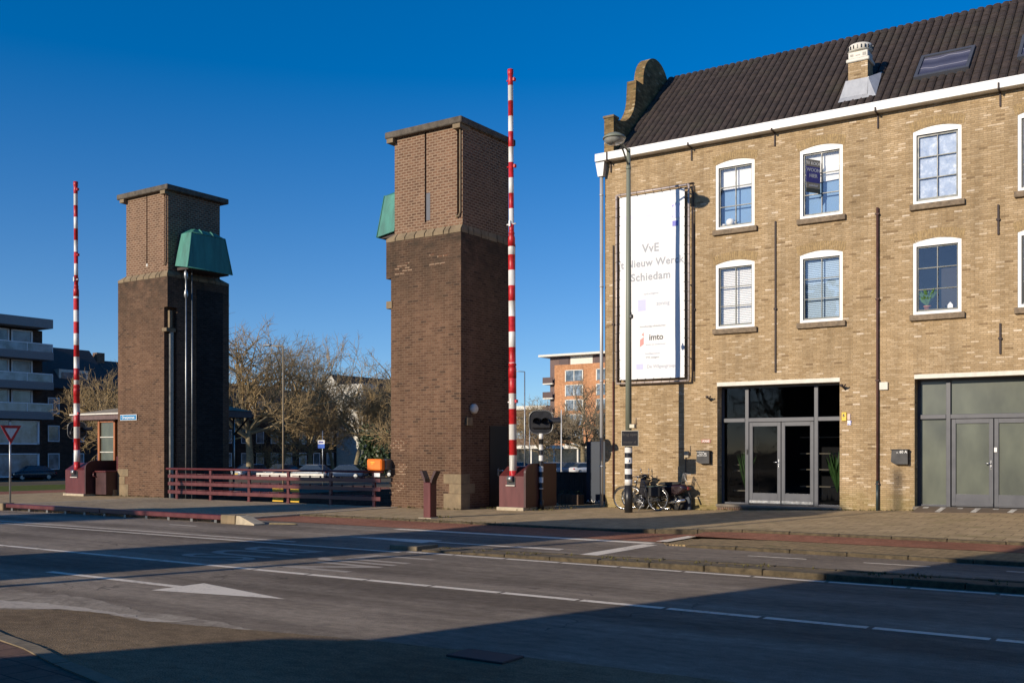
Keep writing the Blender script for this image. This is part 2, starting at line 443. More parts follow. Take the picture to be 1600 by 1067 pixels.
# ---------------------------------------------------------------- mesh building
class MB:
    def __init__(s):
        s.v, s.f, s.mi, s.sm = [], [], [], []
        s.m = 0

    def add(s, vs, fs, smooth=False):
        o = len(s.v)
        s.v += [tuple(v) for v in vs]
        for f in fs:
            s.f.append(tuple(i + o for i in f)); s.mi.append(s.m); s.sm.append(smooth)
        return s

    def box(s, x0, x1, y0, y1, z0, z1):
        return s.add([(x0, y0, z0), (x1, y0, z0), (x1, y1, z0), (x0, y1, z0), (x0, y0, z1), (x1, y0, z1), (x1, y1, z1), (x0, y1, z1)],
                     [(0, 3, 2, 1), (4, 5, 6, 7), (0, 1, 5, 4), (1, 2, 6, 5), (2, 3, 7, 6), (3, 0, 4, 7)])

    def bbox(s, x0, x1, y0, y1, z0, z1, b=.01):
        """box with chamfered edges"""
        b = min(b, (x1 - x0) * .45, (y1 - y0) * .45, (z1 - z0) * .45)
        vs = []
        for (x, sx) in ((x0, 1), (x1, -1)):
            for (y, sy) in ((y0, 1), (y1, -1)):
                for (z, sz) in ((z0, 1), (z1, -1)):
                    vs += [(x, y + sy * b, z + sz * b), (x + sx * b, y, z + sz * b), (x + sx * b, y + sy * b, z)]
        I = lambda a, c, d, k: ((a * 2 + c) * 2 + d) * 3 + k
        fs = [tuple(I(0, *q, 0) for q in ((0, 0), (0, 1), (1, 1), (1, 0))), tuple(I(1, *q, 0) for q in ((0, 0), (1, 0), (1, 1), (0, 1))),
              tuple(I(a, 0, d, 1) for a, d in ((0, 0), (1, 0), (1, 1), (0, 1))), tuple(I(a, 1, d, 1) for a, d in ((0, 0), (0, 1), (1, 1), (1, 0))),
              tuple(I(a, c, 0, 2) for a, c in ((0, 0), (0, 1), (1, 1), (1, 0))), tuple(I(a, c, 1, 2) for a, c in ((0, 0), (1, 0), (1, 1), (0, 1)))]
        for a in (0, 1):
            for c in (0, 1):
                fs.append((I(a, c, 0, 0), I(a, c, 0, 1), I(a, c, 1, 1), I(a, c, 1, 0)))
                fs.append((I(a, 0, c, 0), I(a, 0, c, 2), I(a, 1, c, 2), I(a, 1, c, 0)))
                fs.append((I(0, a, c, 1), I(0, a, c, 2), I(1, a, c, 2), I(1, a, c, 1)))
                for d in (0, 1):
                    fs.append((I(a, c, d, 0), I(a, c, d, 1), I(a, c, d, 2)))
        return s.add(vs, fs)

    def prism(s, pts, axis, a0, a1, smooth=False):
        """polygon pts (2D) extruded along axis from a0 to a1. axis x: pts=(y,z); y: (x,z); z: (x,y)"""
        n = len(pts)
        def mk(p, a):
            return {'x': (a, p[0], p[1]), 'y': (p[0], a, p[1]), 'z': (p[0], p[1], a)}[axis]
        vs = [mk(p, a0) for p in pts] + [mk(p, a1) for p in pts]
        s.add(vs, [tuple(range(n)), tuple(range(2 * n - 1, n - 1, -1))])
        return s.add(vs, [(i, (i + 1) % n, n + (i + 1) % n, n + i) for i in range(n)], smooth)

    def tube(s, pts, r, n=8, caps=True, smooth=True):
        pts = [Vector(p) for p in pts]
        rs = r if isinstance(r, (list, tuple)) else [r] * len(pts)
        rings = []
        d0 = (pts[1] - pts[0]).normalized()
        up = Vector((0, 0, 1)) if abs(d0.z) < .9 else Vector((1, 0, 0))
        a = d0.cross(up).normalized()
        vs = []
        for i, p in enumerate(pts):
            d = (pts[min(i + 1, len(pts) - 1)] - pts[max(i - 1, 0)])
            if d.length < 1e-9:
                d = d0
            d.normalize()
            a = (a - d * a.dot(d))
            if a.length < 1e-6:
                a = d.orthogonal()
            a.normalize()
            b = d.cross(a)
            for k in range(n):
                t = 2 * pi * k / n
                vs.append(p + (a * cos(t) + b * sin(t)) * rs[i])
        fs = [(i * n + k, i * n + (k + 1) % n, (i + 1) * n + (k + 1) % n, (i + 1) * n + k) for i in range(len(pts) - 1) for k in range(n)]
        s.add(vs, fs, smooth)
        if caps:
            o = len(vs)
            s.add(vs[:n], [tuple(reversed(range(n)))]); s.add(vs[-n:], [tuple(range(n))])
        return s

    def cyl(s, x, y, z0, z1, r0, r1=None, n=16):
        return s.tube([(x, y, z0), (x, y, z1)], [r0, r0 if r1 is None else r1], n)

    def lathe(s, prof, c=(0, 0, 0), n=20, axis='z', a0=0, a1=2 * pi):
        """prof list of (r, h)"""
        full = abs(a1 - a0 - 2 * pi) < 1e-6
        m = n if full else n + 1
        vs = []
        for (r, h) in prof:
            for k in range(m):
                t = a0 + (a1 - a0) * k / n
                p = (r * cos(t), r * sin(t), h)
                if axis == 'x': p = (p[2], p[0], p[1])
                elif axis == 'y': p = (p[0], p[2], p[1])
                vs.append((p[0] + c[0], p[1] + c[1], p[2] + c[2]))
        fs = []
        for i in range(len(prof) - 1):
            for k in range(n):
                k2 = (k + 1) % m
                fs.append((i * m + k, i * m + k2, (i + 1) * m + k2, (i + 1) * m + k))
        return s.add(vs, fs, True)

    def quad(s, a, b, c, d):
        return s.add([a, b, c, d], [(0, 1, 2, 3)])

    def xform(s, mat, start=0):
        s.v = s.v[:start] + [tuple(mat @ Vector(v)) for v in s.v[start:]]
        return s

    def build(s, name, mats, parent=None, **props):
        me = bpy.data.meshes.new(name)
        if not isinstance(mats, (list, tuple)):
            mats = [mats]
        if parent is not None and parent.get('_wl') is not None:
            ox, oy, oz = parent['_wl']
            vs = [(v[0] - ox, v[1] - oy, v[2] - oz) for v in s.v]
        else:
            vs = s.v
        me.from_pydata(vs, [], s.f)
        for m in mats:
            me.materials.append(m)
        me.polygons.foreach_set('material_index', s.mi)
        me.polygons.foreach_set('use_smooth', s.sm)
        bm = bmesh.new(); bm.from_mesh(me)
        if len(bm.verts) < 200000:
            bmesh.ops.remove_doubles(bm, verts=bm.verts, dist=1e-5)
            bmesh.ops.recalc_face_normals(bm, faces=bm.faces)
        bm.to_mesh(me); bm.free()
        me.update()
        o = bpy.data.objects.new(name, me)
        COL.objects.link(o)
        if parent is not None:
            o.parent = parent
            o['_wl'] = parent.get('_wl')
            if o['_wl'] is None:
                del o['_wl']
        for k, v in props.items():
            o[k] = v
        return o


def thing(name, label, cat, loc=(0, 0, 0), group=None):
    """an Empty at the thing's base; parts are then modelled in WORLD coordinates and stored relative to it"""
    o = bpy.data.objects.new(name, None)
    COL.objects.link(o)
    o.location = loc
    o.empty_display_size = .2
    o['label'] = label; o['category'] = cat
    o['_wl'] = tuple(float(x) for x in loc)
    if group:
        o['group'] = group
    return o


def tag(o, label, cat, group=None):
    o['label'] = label; o['category'] = cat
    if group:
        o['group'] = group
    return o


def struct(o):
    o['kind'] = 'structure'
    return o


def copy_thing(root, loc, rotz=None, label=None):
    r = root.copy(); COL.objects.link(r); r.location = loc
    if rotz is not None:
        r.rotation_euler = (0, 0, rotz)
    if label:
        r['label'] = label
    for ch in [c for c in bpy.data.objects if c.parent == root]:
        c = ch.copy(); COL.objects.link(c); c.parent = r
        for g in [q for q in bpy.data.objects if q.parent == ch]:
            d = g.copy(); COL.objects.link(d); d.parent = c
    return r


def text_mb(txt, size, thick=.004, align='CENTER', space=1.0, bold=.012):
    """lettering as a mesh in the XZ plane facing -Y, centred on the origin (baseline z=0)"""
    cu = bpy.data.curves.new('t', 'FONT')
    cu.body = txt; cu.size = size; cu.extrude = thick; cu.align_x = align; cu.space_character = space
    cu.resolution_u = 3
    cu.offset = size * bold
    ob = bpy.data.objects.new('t', cu)
    COL.objects.link(ob)
    dg = bpy.context.evaluated_depsgraph_get()
    me = bpy.data.meshes.new_from_object(ob.evaluated_get(dg))
    mb = MB()
    vs = [(v.co.x, -v.co.z, v.co.y) for v in me.vertices]
    mb.add(vs, [tuple(p.vertices) for p in me.polygons])
    bpy.data.objects.remove(ob); bpy.data.curves.remove(cu); bpy.data.meshes.remove(me)
    return mb


def merge(dst, src, mat=None, m=None):
    vs = [tuple(mat @ Vector(v)) for v in src.v] if mat is not None else src.v
    o = len(dst.v)
    dst.v += vs
    for f, mi, sm in zip(src.f, src.mi, src.sm):
        dst.f.append(tuple(i + o for i in f)); dst.mi.append(mi if m is None else m); dst.sm.append(sm)
    return dst


def T(x, y, z, rz=0, sx=1, sy=1, sz=1):
    return Matrix.Translation((x, y, z)) @ Matrix.Rotation(rz, 4, 'Z') @ Matrix.Diagonal((sx, sy, sz, 1))


def clamp(x, a=0, b=1):
    return max(a, min(b, x))


def sstep(x):
    x = clamp(x)
    return x * x * (3 - 2 * x)
# ================================================================ GROUND
M['soil'] = plain('dry_soil', (.115, .085, .048), .95, vary=.45, scale=5, bump=.5)
def kerbz(X):
    return .04 + .12 * clamp((X + 11) / 3.0)


def zside(X, Y):
    t = clamp((Y - 20.3) / 8.1)
    return kerbz(X) * (1 - t) + max(.03, .029 * (X + 14)) * t


def grid_sheet(name, xs, ys, zf, mat, skirt=None, hole=None):
    mb = MB()
    idx = {}
    for i, x in enumerate(xs):
        for j, y in enumerate(ys):
            idx[i, j] = len(mb.v); mb.v.append((x, y, zf(x, y)))
    for i in range(len(xs) - 1):
        for j in range(len(ys) - 1):
            if hole and hole((xs[i] + xs[i + 1]) / 2, (ys[j] + ys[j + 1]) / 2):
                continue
            mb.f.append((idx[i, j], idx[i + 1, j], idx[i + 1, j + 1], idx[i, j + 1])); mb.mi.append(0); mb.sm.append(False)
    if skirt is not None:
        loop = [(x, ys[0]) for x in xs] + [(xs[-1], y) for y in ys[1:]] + [(x, ys[-1]) for x in reversed(xs[:-1])] + [(xs[0], y) for y in reversed(ys[1:-1])]
        n = len(loop)
        vs = [(x, y, zf(x, y)) for x, y in loop] + [(x, y, skirt) for x, y in loop]
        mb.add(vs, [(i, (i + 1) % n, n + (i + 1) % n, n + i) for i in range(n)])
    return struct(mb.build(name, mat))


def frange(a, b, st):
    n = max(1, int(round((b - a) / st)))
    return [a + (b - a) * i / n for i in range(n + 1)]


def poly(name, pts, z, mat, skirt=None, rough=0):
    mb = MB()
    if rough:
        r_ = random.Random(7); q_ = []
        for a_, b_ in zip(pts, list(pts[1:]) + [pts[0]]):
            k_ = max(1, int(math.dist(a_, b_) / .12))
            for i_ in range(k_):
                q_.append((a_[0] + (b_[0] - a_[0]) * i_ / k_ + r_.gauss(0, rough * .5), a_[1] + (b_[1] - a_[1]) * i_ / k_ + r_.gauss(0, rough)))
        pts = q_
    n = len(pts)
    vs = [(p[0], p[1], z) for p in pts]
    mb.add(vs, [tuple(range(n))])
    if skirt is not None:
        mb.add(vs + [(p[0], p[1], skirt) for p in pts], [(i, (i + 1) % n, n + (i + 1) % n, n + i) for i in range(n)])
    o = mb.build(name, mat)
    bm = bmesh.new(); bm.from_mesh(o.data); bmesh.ops.triangulate(bm, faces=[f for f in bm.faces if len(f.verts) > 4]); bm.to_mesh(o.data); bm.free()
    return struct(o)


CX0, CX1, CY0, CY1 = -32.25, -21.25, 24.42, 60.0


def zfar(X, Y):
    a = sstep((Y - 33) / 22) if X < -10 else sstep((Y - 60) / 20)
    b = sstep((-44 - X) / 16)
    return -.014 - 1.0 * max(a, b)


gx = [-2500, -900, -400, -250, -180] + frange(-140, -60, 5) + frange(-58, -34, 2) + [CX0, -29, -25, CX1, -18, -15.7] + frange(-12, 40, 8) + [80, 200, 900, 2500]
gy = [-2500, -900, -300, -120, -60, -30, -10, 0, 10, 18] + [CY0] + frange(27, 57, 2) + [CY1] + frange(65, 160, 5) + [220, 400, 900, 3000]
grid_sheet('ground', gx, gy, zfar, M['ground'], hole=lambda x, y: CX0 < x < CX1 and CY0 < y < CY1)
mb = MB(); mb.quad((CX0 - 1, CY0 - 1, -2.6), (CX1 + 1, CY0 - 1, -2.6), (CX1 + 1, CY1 + 1, -2.6), (CX0 - 1, CY1 + 1, -2.6))
struct(mb.build('canal_water', M['water']))
mb = MB()
mb.box(CX0 - .5, CX0, CY0, CY1, -2.7, -.03); mb.box(CX1, CX1 + .5, CY0, CY1, -2.7, -.03)
mb.box(CX0 - .5, CX1 + .5, CY1, CY1 + .5, -2.7, -1.05); mb.box(CX0, CX1, CY0 - .5, CY0 - .003, -2.7, -.02)
struct(mb.build('quay_wall', M['dark_brick']))

# road, deck, pavements
grid_sheet('road', frange(-140, 60, 10), [6.2, 9, 12, 15, 18.35], lambda x, y: 0 if x > -60 else max(-.9, (x + 60) * .02), M['asphalt'])
grid_sheet('side_road', [-56, -50, -44, -40.5], frange(18.3, 60, 4), lambda x, y: zfar(x, y) + .03, M['red_asphalt'])
WX0, WX1 = -32.6, -21.0
poly('bridge_deck_walkway', [(WX0, 17.25), (WX1, 17.25), (WX1, 24.4), (WX0, 24.4)], .05, M['deck'], -.02)
poly('bridge_deck_joint', [(WX1, 18.2), (WX1 + .16, 18.2), (WX1 + .16, 24.4), (WX1, 24.4)], .055, M['concrete_light'], -.02)
poly('bridge_deck_joint', [(WX0 - .16, 17.3), (WX0, 17.3), (WX0, 24.4), (WX0 - .16, 24.4)], .055, M['concrete_light'], -.02)
grid_sheet('pavement', frange(-40.5, WX0 - .17, 1), [17.9, 20, 24, 30], lambda x, y: .045, M['pave'], -.03)
grid_sheet('pavement', frange(WX1 + .165, -15.66, .5), [20.3, 22, 24, 26, 28.4, 30], lambda x, y: zside(x, min(y, 28.4)), M['pave'], -.05)
grid_sheet('pavement', frange(-15.655, 22, .5), [20.3, 22, 24, 26, 28.45], zside, M['pave'], -.05)
# kerb stones of the pavement, each about a metre
def kerb_row(name, xs, y0, y1, zf, mat, zb, gap=.012):
    m = MB()
    for a, b in zip(xs[:-1], xs[1:]):
        r = random.Random(int(a * 13 + y0 * 7))
        dz = r.uniform(-.004, .006)
        st = len(m.v)
        m.bbox(a + gap / 2, b - gap / 2, y0 + r.uniform(-.004, .004), y1, zb, 1.0, .012)
        for i in range(st, len(m.v)):
            v = m.v[i]
            if v[2] > .5:
                m.v[i] = (v[0], v[1], zf(v[0]) + dz - (1.0 - v[2]))
    return struct(m.build(name, mat))
random.seed(3)
kerb_row('pavement_kerb', frange(WX1 + .2, 22, 1.0), 20.14, 20.298, lambda x: kerbz(x) + .012, M['moss_kerb'], -.05)
grid_sheet('cycle_path', frange(WX1 + .17, -8.7, .5), [18.3, 19.2, 20.14], lambda x, y: .006 + max(0, kerbz(x) - .10) * clamp((y - 18.3) / 1.8), M['red_asphalt'])
grid_sheet('cycle_path', frange(-8.695, 22, .5), [19.3, 20.14], lambda x, y: max(.03, .065 + (kerbz(x) - .105) * clamp((y - 19.3) / .84)), M['red_asphalt'])
# paved strip with parking kerb right of the stop line
grid_sheet('paved_verge', frange(-8.4, 22, .5), [17.78, 18.5, 19.295], lambda x, y: .025 + .035 * clamp((x + 8.4) / 1.5), M['klinker'], -.02)
kerb_row('verge_kerb', frange(-8.0, 22, 1.0), 17.62, 17.775, lambda x: .03 + .035 * clamp((x + 8.4) / 1.5), M['moss_kerb'], -.02)
poly('verge_ramp', [(-9.3, 19.2), (-8.42, 17.7), (-8.42, 19.3)], .012, M['klinker'], -.01)
# median
kerb_row('median_kerb', frange(-11.6, 22, .9), 14.22, 14.36, lambda x: .035 + .055 * clamp((x + 11) / 5), M['moss_kerb'], -.02)
kerb_row('median_kerb', frange(-11.6, 22, .9), 14.72, 14.86, lambda x: .035 + .055 * clamp((x + 11) / 5), M['moss_kerb'], -.02)
grid_sheet('median_soil', frange(-11.6, 22, 1.2), [14.36, 14.72], lambda x, y: .028 + .055 * clamp((x + 11) / 5), M['soil'])
mbx = MB(); mbx.bbox(-12.35, -11.7, 14.22, 14.85, -.01, .08, .012)
struct(mbx.build('median_head_block', M['kerb']))


# markings
MK = MB()
def mk_rect(x0, x1, y0, y1, z=.004, n=1):
    MK.quad((x0, y0, z), (x1, y0, z), (x1, y1, z), (x0, y1, z))
x = -60.0
while x < 30:                       # centre line of closely spaced blocks
    mk_rect(x, x + 1.09, 10.56, 10.70)
    x += 1.145
x = -11.75
while x < 30:                       # edge line beside the median
    mk_rect(x, x + 1.02, 13.97, 14.09); x += 1.075
mk_rect(-60, -11.8, 13.83, 13.94)
mk_rect(-60, -14.9, 14.28, 14.37)
mk_rect(-15.4, -8.85, 17.86, 18.14)          # give-way side line of the cycle path
mk_rect(-40, -15.4, 17.98, 18.08) if False else None
mk_rect(-8.95, -8.62, 14.95, 17.75)          # stop line
mk_rect(-8.86, -8.62, 18.14, 20.05, .034)
for x0 in (-21, -10.7, -6.45, -4.5, -2.4, -.3, 1.8):
    mk_rect(x0, x0 + 1.02, 15.95 if x0 < -8 else 16.75, 16.03 if x0 < -8 else 16.83)
def arrow(tip, back, y, d, w=.42, sh=.07):
    """long straight-ahead arrow; d=+1 points to +X"""
    MK.add([(tip, y, .004), (back, y - w, .004), (back, y + w, .004)], [(0, 1, 2)])
    tail = back - d * 3.0
    MK.quad((back + d * .35, y - sh, .0042), (tail, y - sh, .0042), (tail, y + sh, .0042), (back + d * .35, y + sh, .0042))
arrow(-9.22, -11.25, 8.70, 1)
arrow(-14.9, -12.65, 15.85, -1, .34, .06)
struct(MK.build('road_markings', M['mark']))
# BUS / LIJN lettering, read by drivers going right (+X): letters stretched along the road
def road_text(txt, x0, length, ylo, yhi):
    t = text_mb(txt, 1.0, 0)
    xs = [v[0] for v in t.v]; zs = [v[2] for v in t.v]
    a, b, c, d = min(xs), max(xs), min(zs), max(zs)
    m = MB()
    m.v = [(x0 + (v[2] - c) / (d - c) * length, yhi - (v[0] - a) / (b - a) * (yhi - ylo), .004) for v in t.v]
    m.f, m.mi, m.sm = t.f, t.mi, t.sm
    return m
bt = road_text('BUS', -14.75, 1.75, 11.3, 13.25)
merge(bt, road_text('LIJN', -12.3, 1.8, 11.1, 13.3))
struct(bt.build('road_lettering', M['mark_worn']))
# worn concrete strip round the near corner and the near paving
poly('concrete_strip', [(-20, 5.0), (-12.7, 6.95), (-11.9, 7.42), (-11.2, 7.40), (-9.99, 7.15), (-8.8, 7.16), (-8.18, 7.1), (-7.9, 7.0), (-9.16, 6.7), (-10.1, 6.75), (-10.75, 6.65), (-11.6, 6.1), (-14.5, 5.2), (-20, 4.2)], .004, M['worn_concrete'], rough=.02)
poly('corner_marking', [(-14.0, 6.2), (-12.2, 6.62), (-11.3, 6.85), (-10.14, 6.92), (-9.16, 6.86), (-8.75, 6.9), (-9.16, 6.74), (-10.1, 6.79), (-10.75, 6.7), (-11.6, 6.2), (-14.0, 5.5)], .008, M['mark_thin'], rough=.02)
poly('near_paving', [(-30, 2.0), (-14, 5.0), (-11.7, 6.0), (-10.75, 6.62), (-10.1, 6.76), (-9.16, 6.71), (-7.9, 6.96), (-6.64, 7.2), (-5.0, 7.38), (-2.98, 7.5), (8, 7.6), (60, 7.6), (60, 0), (-30, 0)], .012, M['asphalt_brown'], rough=.012)
# near pavement the picture is taken from, with its kerb
kpts = [(-13.0, 6.0), (-11.0, 5.75), (-9.5, 5.36), (-8.7, 5.22), (-7.84, 4.98), (-6.64, 4.72), (-5.0, 4.5), (0, 4.3), (20, 4.2)]
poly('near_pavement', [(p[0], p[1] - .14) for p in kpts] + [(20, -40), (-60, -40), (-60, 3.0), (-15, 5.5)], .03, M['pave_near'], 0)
m = MB()
for (a, b) in zip(kpts[:-1], kpts[1:]):
    A, B = Vector(a), Vector(b); L = (B - A).length; n = max(1, round(L))
    for i in range(n):
        p, q = A.lerp(B, i / n), A.lerp(B, (i + 1) / n)
        d = (q - p).normalized() * .008; o = Vector((d.y, -d.x)).normalized() * .138
        p, q = p + d, q - d
        m.prism([(p.x, p.y), (q.x, q.y), (q.x + o.x, q.y + o.y), (p.x + o.x, p.y + o.y)], 'z', -.01, .042)
struct(m.build('near_kerb', M['kerb']))
mb = MB(); mb.bbox(-5.45, -4.85, 7.02, 7.36, -.0, .03, .006)
tag(mb.build('road_plate', M['iron']), 'flat dark iron cover lying in the shaded near paving', 'cover')

# tile joints and weeds: small tufts along walls and kerbs, too many to count
rnd = random.Random(11)
g = MB()
def tuft(x, y, z, s):
    for _ in range(rnd.randint(5, 10)):
        a = rnd.uniform(0, 2 * pi); l = s * rnd.uniform(.5, 1); w = s * .12
        dx, dy = cos(a), sin(a)
        g.add([(x - dy * w, y + dx * w, z), (x + dy * w, y - dx * w, z), (x + dx * l * .6, y + dy * l * .6, z + l * .8)], [(0, 1, 2)])
for i in range(420):
    x = rnd.uniform(-15.6, -3) ; y = 28.37 - abs(rnd.gauss(0, .05))
    if -11.9 < x < -8.2 and rnd.random() < .3 or rnd.random() < .25: continue
    tuft(x, y, zside(x, y), rnd.uniform(.025, .075) * (1.3 if x > -12 and x < -8 else 1))
for x0, x1 in ((-35.4, -32.4), (-21.2, -18.4)):
    for i in range(60): tuft(rnd.uniform(x0, x1), 24.47 - abs(rnd.gauss(0, .05)), .045, rnd.uniform(.03, .09))
for i in range(260): tuft(rnd.uniform(-18.4, -15.8), 25.2 + rnd.uniform(-.2, 4) * rnd.random(), .05, rnd.uniform(.03, .09))
for i in range(40): tuft(-16.85 + rnd.gauss(0, .12), 25.35 + rnd.gauss(0, .1), .05, rnd.uniform(.06, .14))
for i in range(300): tuft(rnd.uniform(-20.5, -14), 20.22 + rnd.gauss(0, .12), .04, rnd.uniform(.02, .06))
for i in range(330):
    x = rnd.uniform(-11.5, 0); y = 14.30 + rnd.random() * .5
    if sin(x * 3.1) + sin(x * 7.7) < -.2: continue
    tuft(x, y, .028 + .055 * clamp((x + 11) / 5), rnd.uniform(.02, .08))
for i in range(40): tuft(-16.75 + rnd.gauss(0, .18), 21.3 + rnd.gauss(0, .1), .04, rnd.uniform(.03, .1))
g = g.build('weeds', plain('dry_weeds', (.13, .115, .035), .8, vary=.5, scale=5)); g['kind'] = 'stuff'; g['label'] = 'low weeds and moss along the foot of walls and kerbs'
# grass strip in front of the flats far left
mbg = MB(); mbg.box(-78, -57, 33, 50, -1.2, -.93)
o = mbg.build('grass_verge', M['grass']); o['kind'] = 'structure'

# ================================================================ BUILDING WITH YELLOW BRICK
YF = 28.4
BX0, BX1 = -15.65, 9.0
ZE = 10.96          # underside of the fascia
bld = thing('brick_building', 'yellow brick warehouse with brown pantile roof, white framed windows and grey glazed doors', 'building', (BX0, YF, 0))
cols = [-11.31, -8.775, -5.72, -3.20, -.15, 2.37, 5.42, 7.9]
WW = 1.205
wins = []
for k, c in enumerate(cols):
    wins.append((c - WW / 2, c + WW / 2, 8.352, 10.283, 'U', k))
    wins.append((c - WW / 2, c + WW / 2, 5.42, 7.325, 'L', k))
ports = [(-11.86, -8.255, .24, 3.722), (-6.28, -2.52, .335, 3.722), (.6, 4.3, .445, 3.722)]
RISE = .10


def wall_mesh(x0, x1, z0, z1, y, ops, reveal):
    """ops: (xa, xb, za, zb, rise)"""
    mb = MB()
    xs = sorted({x0, x1} | {o[0] for o in ops} | {o[1] for o in ops})
    zs = sorted({z0, z1} | {o[2] for o in ops} | {o[3] + o[4] for o in ops})
    for xa, xb in zip(xs[:-1], xs[1:]):
        for za, zb in zip(zs[:-1], zs[1:]):
            cx, cz = (xa + xb) / 2, (za + zb) / 2
            if any(o[0] < cx < o[1] and o[2] < cz < o[3] + o[4] for o in ops):
                continue
            mb.quad((xa, y, za), (xb, y, za), (xb, y, zb), (xa, y, zb))
    for (xa, xb, za, zb, r), d in zip(ops, reveal):
        n = 8 if r else 1
        pts = []
        for i in range(n + 1):
            t = i / n
            pts.append((xa + (xb - xa) * t, zb + r * (1 - (2 * t - 1) ** 2)))
        if r:
            for p, q in zip(pts[:-1], pts[1:]):
                mb.quad((p[0], y, p[1]), (q[0], y, q[1]), (q[0], y, zb + r), (p[0], y, zb + r))
        loop = [(xa, za), (xb, za)] + list(reversed(pts))
        for i in range(len(loop)):
            p, q = loop[i], loop[(i + 1) % len(loop)]
            if (p[0] - q[0]) ** 2 + (p[1] - q[1]) ** 2 < 1e-9: continue
            mb.quad((p[0], y, p[1]), (q[0], y, q[1]), (q[0], y + d, q[1]), (p[0], y + d, p[1]))
    return mb


ops = [(w[0], w[1], w[2], w[3], RISE) for w in wins] + [(p[0], p[1], p[2], p[3], 0) for p in ports]
wm = wall_mesh(BX0, BX1, -.3, ZE + .2, YF, ops, [.14] * len(wins) + [.42] * len(ports))
wm.quad((BX1, YF, -.3), (BX1, 36.3, -.3), (BX1, 36.3, 11.16), (BX1, YF, 11.16))
wm.quad((BX0, 36.3, -.3), (BX1, 36.3, -.3), (BX1, 36.3, 11.16), (BX0, 36.3, 11.16))
wm.quad((BX0 + .345, YF + .01, 11.1), (BX1, YF + .01, 11.1), (BX1, 36.3, 11.1), (BX0 + .345, 36.3, 11.1))
wm.build('wall', M['yellow_brick'], bld)
# gable: shaped parapet wall
gp = [(YF + .012, -.3), (YF + .012, 9.0), (28.33, 9.0)] if False else [(YF + .012, -.3)]
gp += [(YF + .012, 11.22), (28.34, 11.22), (28.34, 12.34), (28.63, 12.34), (28.64, 12.30)]
for i in range(0, 9):
    t = i / 8 * pi / 2
    gp.append((28.72 + 1.13 * sin(t), 13.52 - 1.17 * cos(t)))
gp += [(29.90, 13.98), (30.40, 13.98)]
for i in range(0, 19):
    t = radians(172 - i * 140 / 18)
    gp.append((31.42 + 1.02 * cos(t), 14.10 + 1.02 * sin(t)))
gp += [(32.45, 14.7), (36.3, 11.25), (36.3, -.3)]
gm = MB()
n = len(gp)
# triangulated caps so that the concave outline is filled correctly
def cap(mb, pts, axis, a):
    bm = bmesh.new()
    def mk(p): return {'x': (a, p[0], p[1]), 'y': (p[0], a, p[1]), 'z': (p[0], p[1], a)}[axis]
    f = bm.faces.new([bm.verts.new(mk(p)) for p in pts]); f.normal_update()
    bmesh.ops.triangulate(bm, faces=[f], ngon_method='EAR_CLIP')
    bm.verts.index_update()
    mb.add([tuple(v.co) for v in bm.verts], [tuple(v.index for v in f.verts) for f in bm.faces])
    bm.free()
def solid(mb, pts, axis, a0, a1):
    cap(mb, pts, axis, a0); cap(mb, pts, axis, a1)
    def mk(p, a): return {'x': (a, p[0], p[1]), 'y': (p[0], a, p[1]), 'z': (p[0], p[1], a)}[axis]
    n = len(pts)
    mb.add([mk(p, a0) for p in pts] + [mk(p, a1) for p in pts], [(i, (i + 1) % n, n + (i + 1) % n, n + i) for i in range(n)])
solid(gm, gp, 'x', BX0 + .004, BX0 + .34)
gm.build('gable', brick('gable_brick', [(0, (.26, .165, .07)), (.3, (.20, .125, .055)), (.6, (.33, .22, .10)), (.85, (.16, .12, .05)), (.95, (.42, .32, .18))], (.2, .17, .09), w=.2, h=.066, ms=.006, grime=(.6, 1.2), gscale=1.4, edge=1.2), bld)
cp = MB(); cp.bbox(BX0 - .03, BX0 + .37, 28.30, 28.68, 12.34, 12.42, .015)
cp.build('gable_coping', M['stone'], bld)
# white gutter board
fb = MB(); fb.bbox(-15.87, BX1 + .1, 28.12, 28.47, ZE, 11.205, .012)
fb.box(-15.87, BX1 + .1, 28.16, 28.43, 11.205, 11.215)
fb.build('gutter_board', M['white'], bld)

# pantile roof as real corrugated courses
rs, zr0, yr0, yr1 = .917, 11.2, 28.5, 32.35
rx0, rx1 = BX0 + .34, BX1 + .05
tp = .225
prof = [(0, -.012), (.05, -.012), (.10, .022), (.20, .045), (.45, .050), (.72, .042), (.90, .018), (.96, -.010)]
nx = int((rx1 - rx0) / tp)
courses = 15
rt = MB()
nl = Vector((0, -rs, 1)).normalized()
for side in (0, 1):
    for c in range(courses):
        ya, yb = yr0 + (yr1 - yr0) * c / courses, yr0 + (yr1 - yr0) * (c + 1) / courses
        if side and c % 3: continue
        if side: yb = yr0 + (yr1 - yr0) * (c + 3) / courses
        row = []
        for k in range(nx + 1):
            for (u, h) in (prof if k < nx else prof[:1]):
                row.append((rx0 + (k + u) * tp, h))
        base = len(rt.v)
        vs = []
        jit = random.Random(c)
        for (x, h) in row:
            for (yy, lift) in ((ya, .014), (yb, .004)):
                z = zr0 + rs * (yy - yr0)
                hh = h * 1.25 + lift + .02
                y2 = yy if not side else 2 * yr1 - yy
                vs.append((x, y2 + (nl.y if not side else -nl.y) * hh, z + nl.z * hh))
        m_ = len(row)
        fs = [(2 * i, 2 * i + 2, 2 * i + 3, 2 * i + 1) for i in range(m_ - 1)]
        rt.add(vs, fs)
        if not side:  # nose of the course
            o2 = []
            for (x, h) in row:
                z = zr0 + rs * (ya - yr0)
                o2.append((x, ya + nl.y * (h * 1.25 + .034), z + nl.z * (h * 1.25 + .034)))
                o2.append((x, ya + nl.y * (h * 1.25 + .018), z + nl.z * (h * 1.25 + .018)))
            rt.add(o2, [(2 * i, 2 * i + 1, 2 * i + 3, 2 * i + 2) for i in range(m_ - 1)])
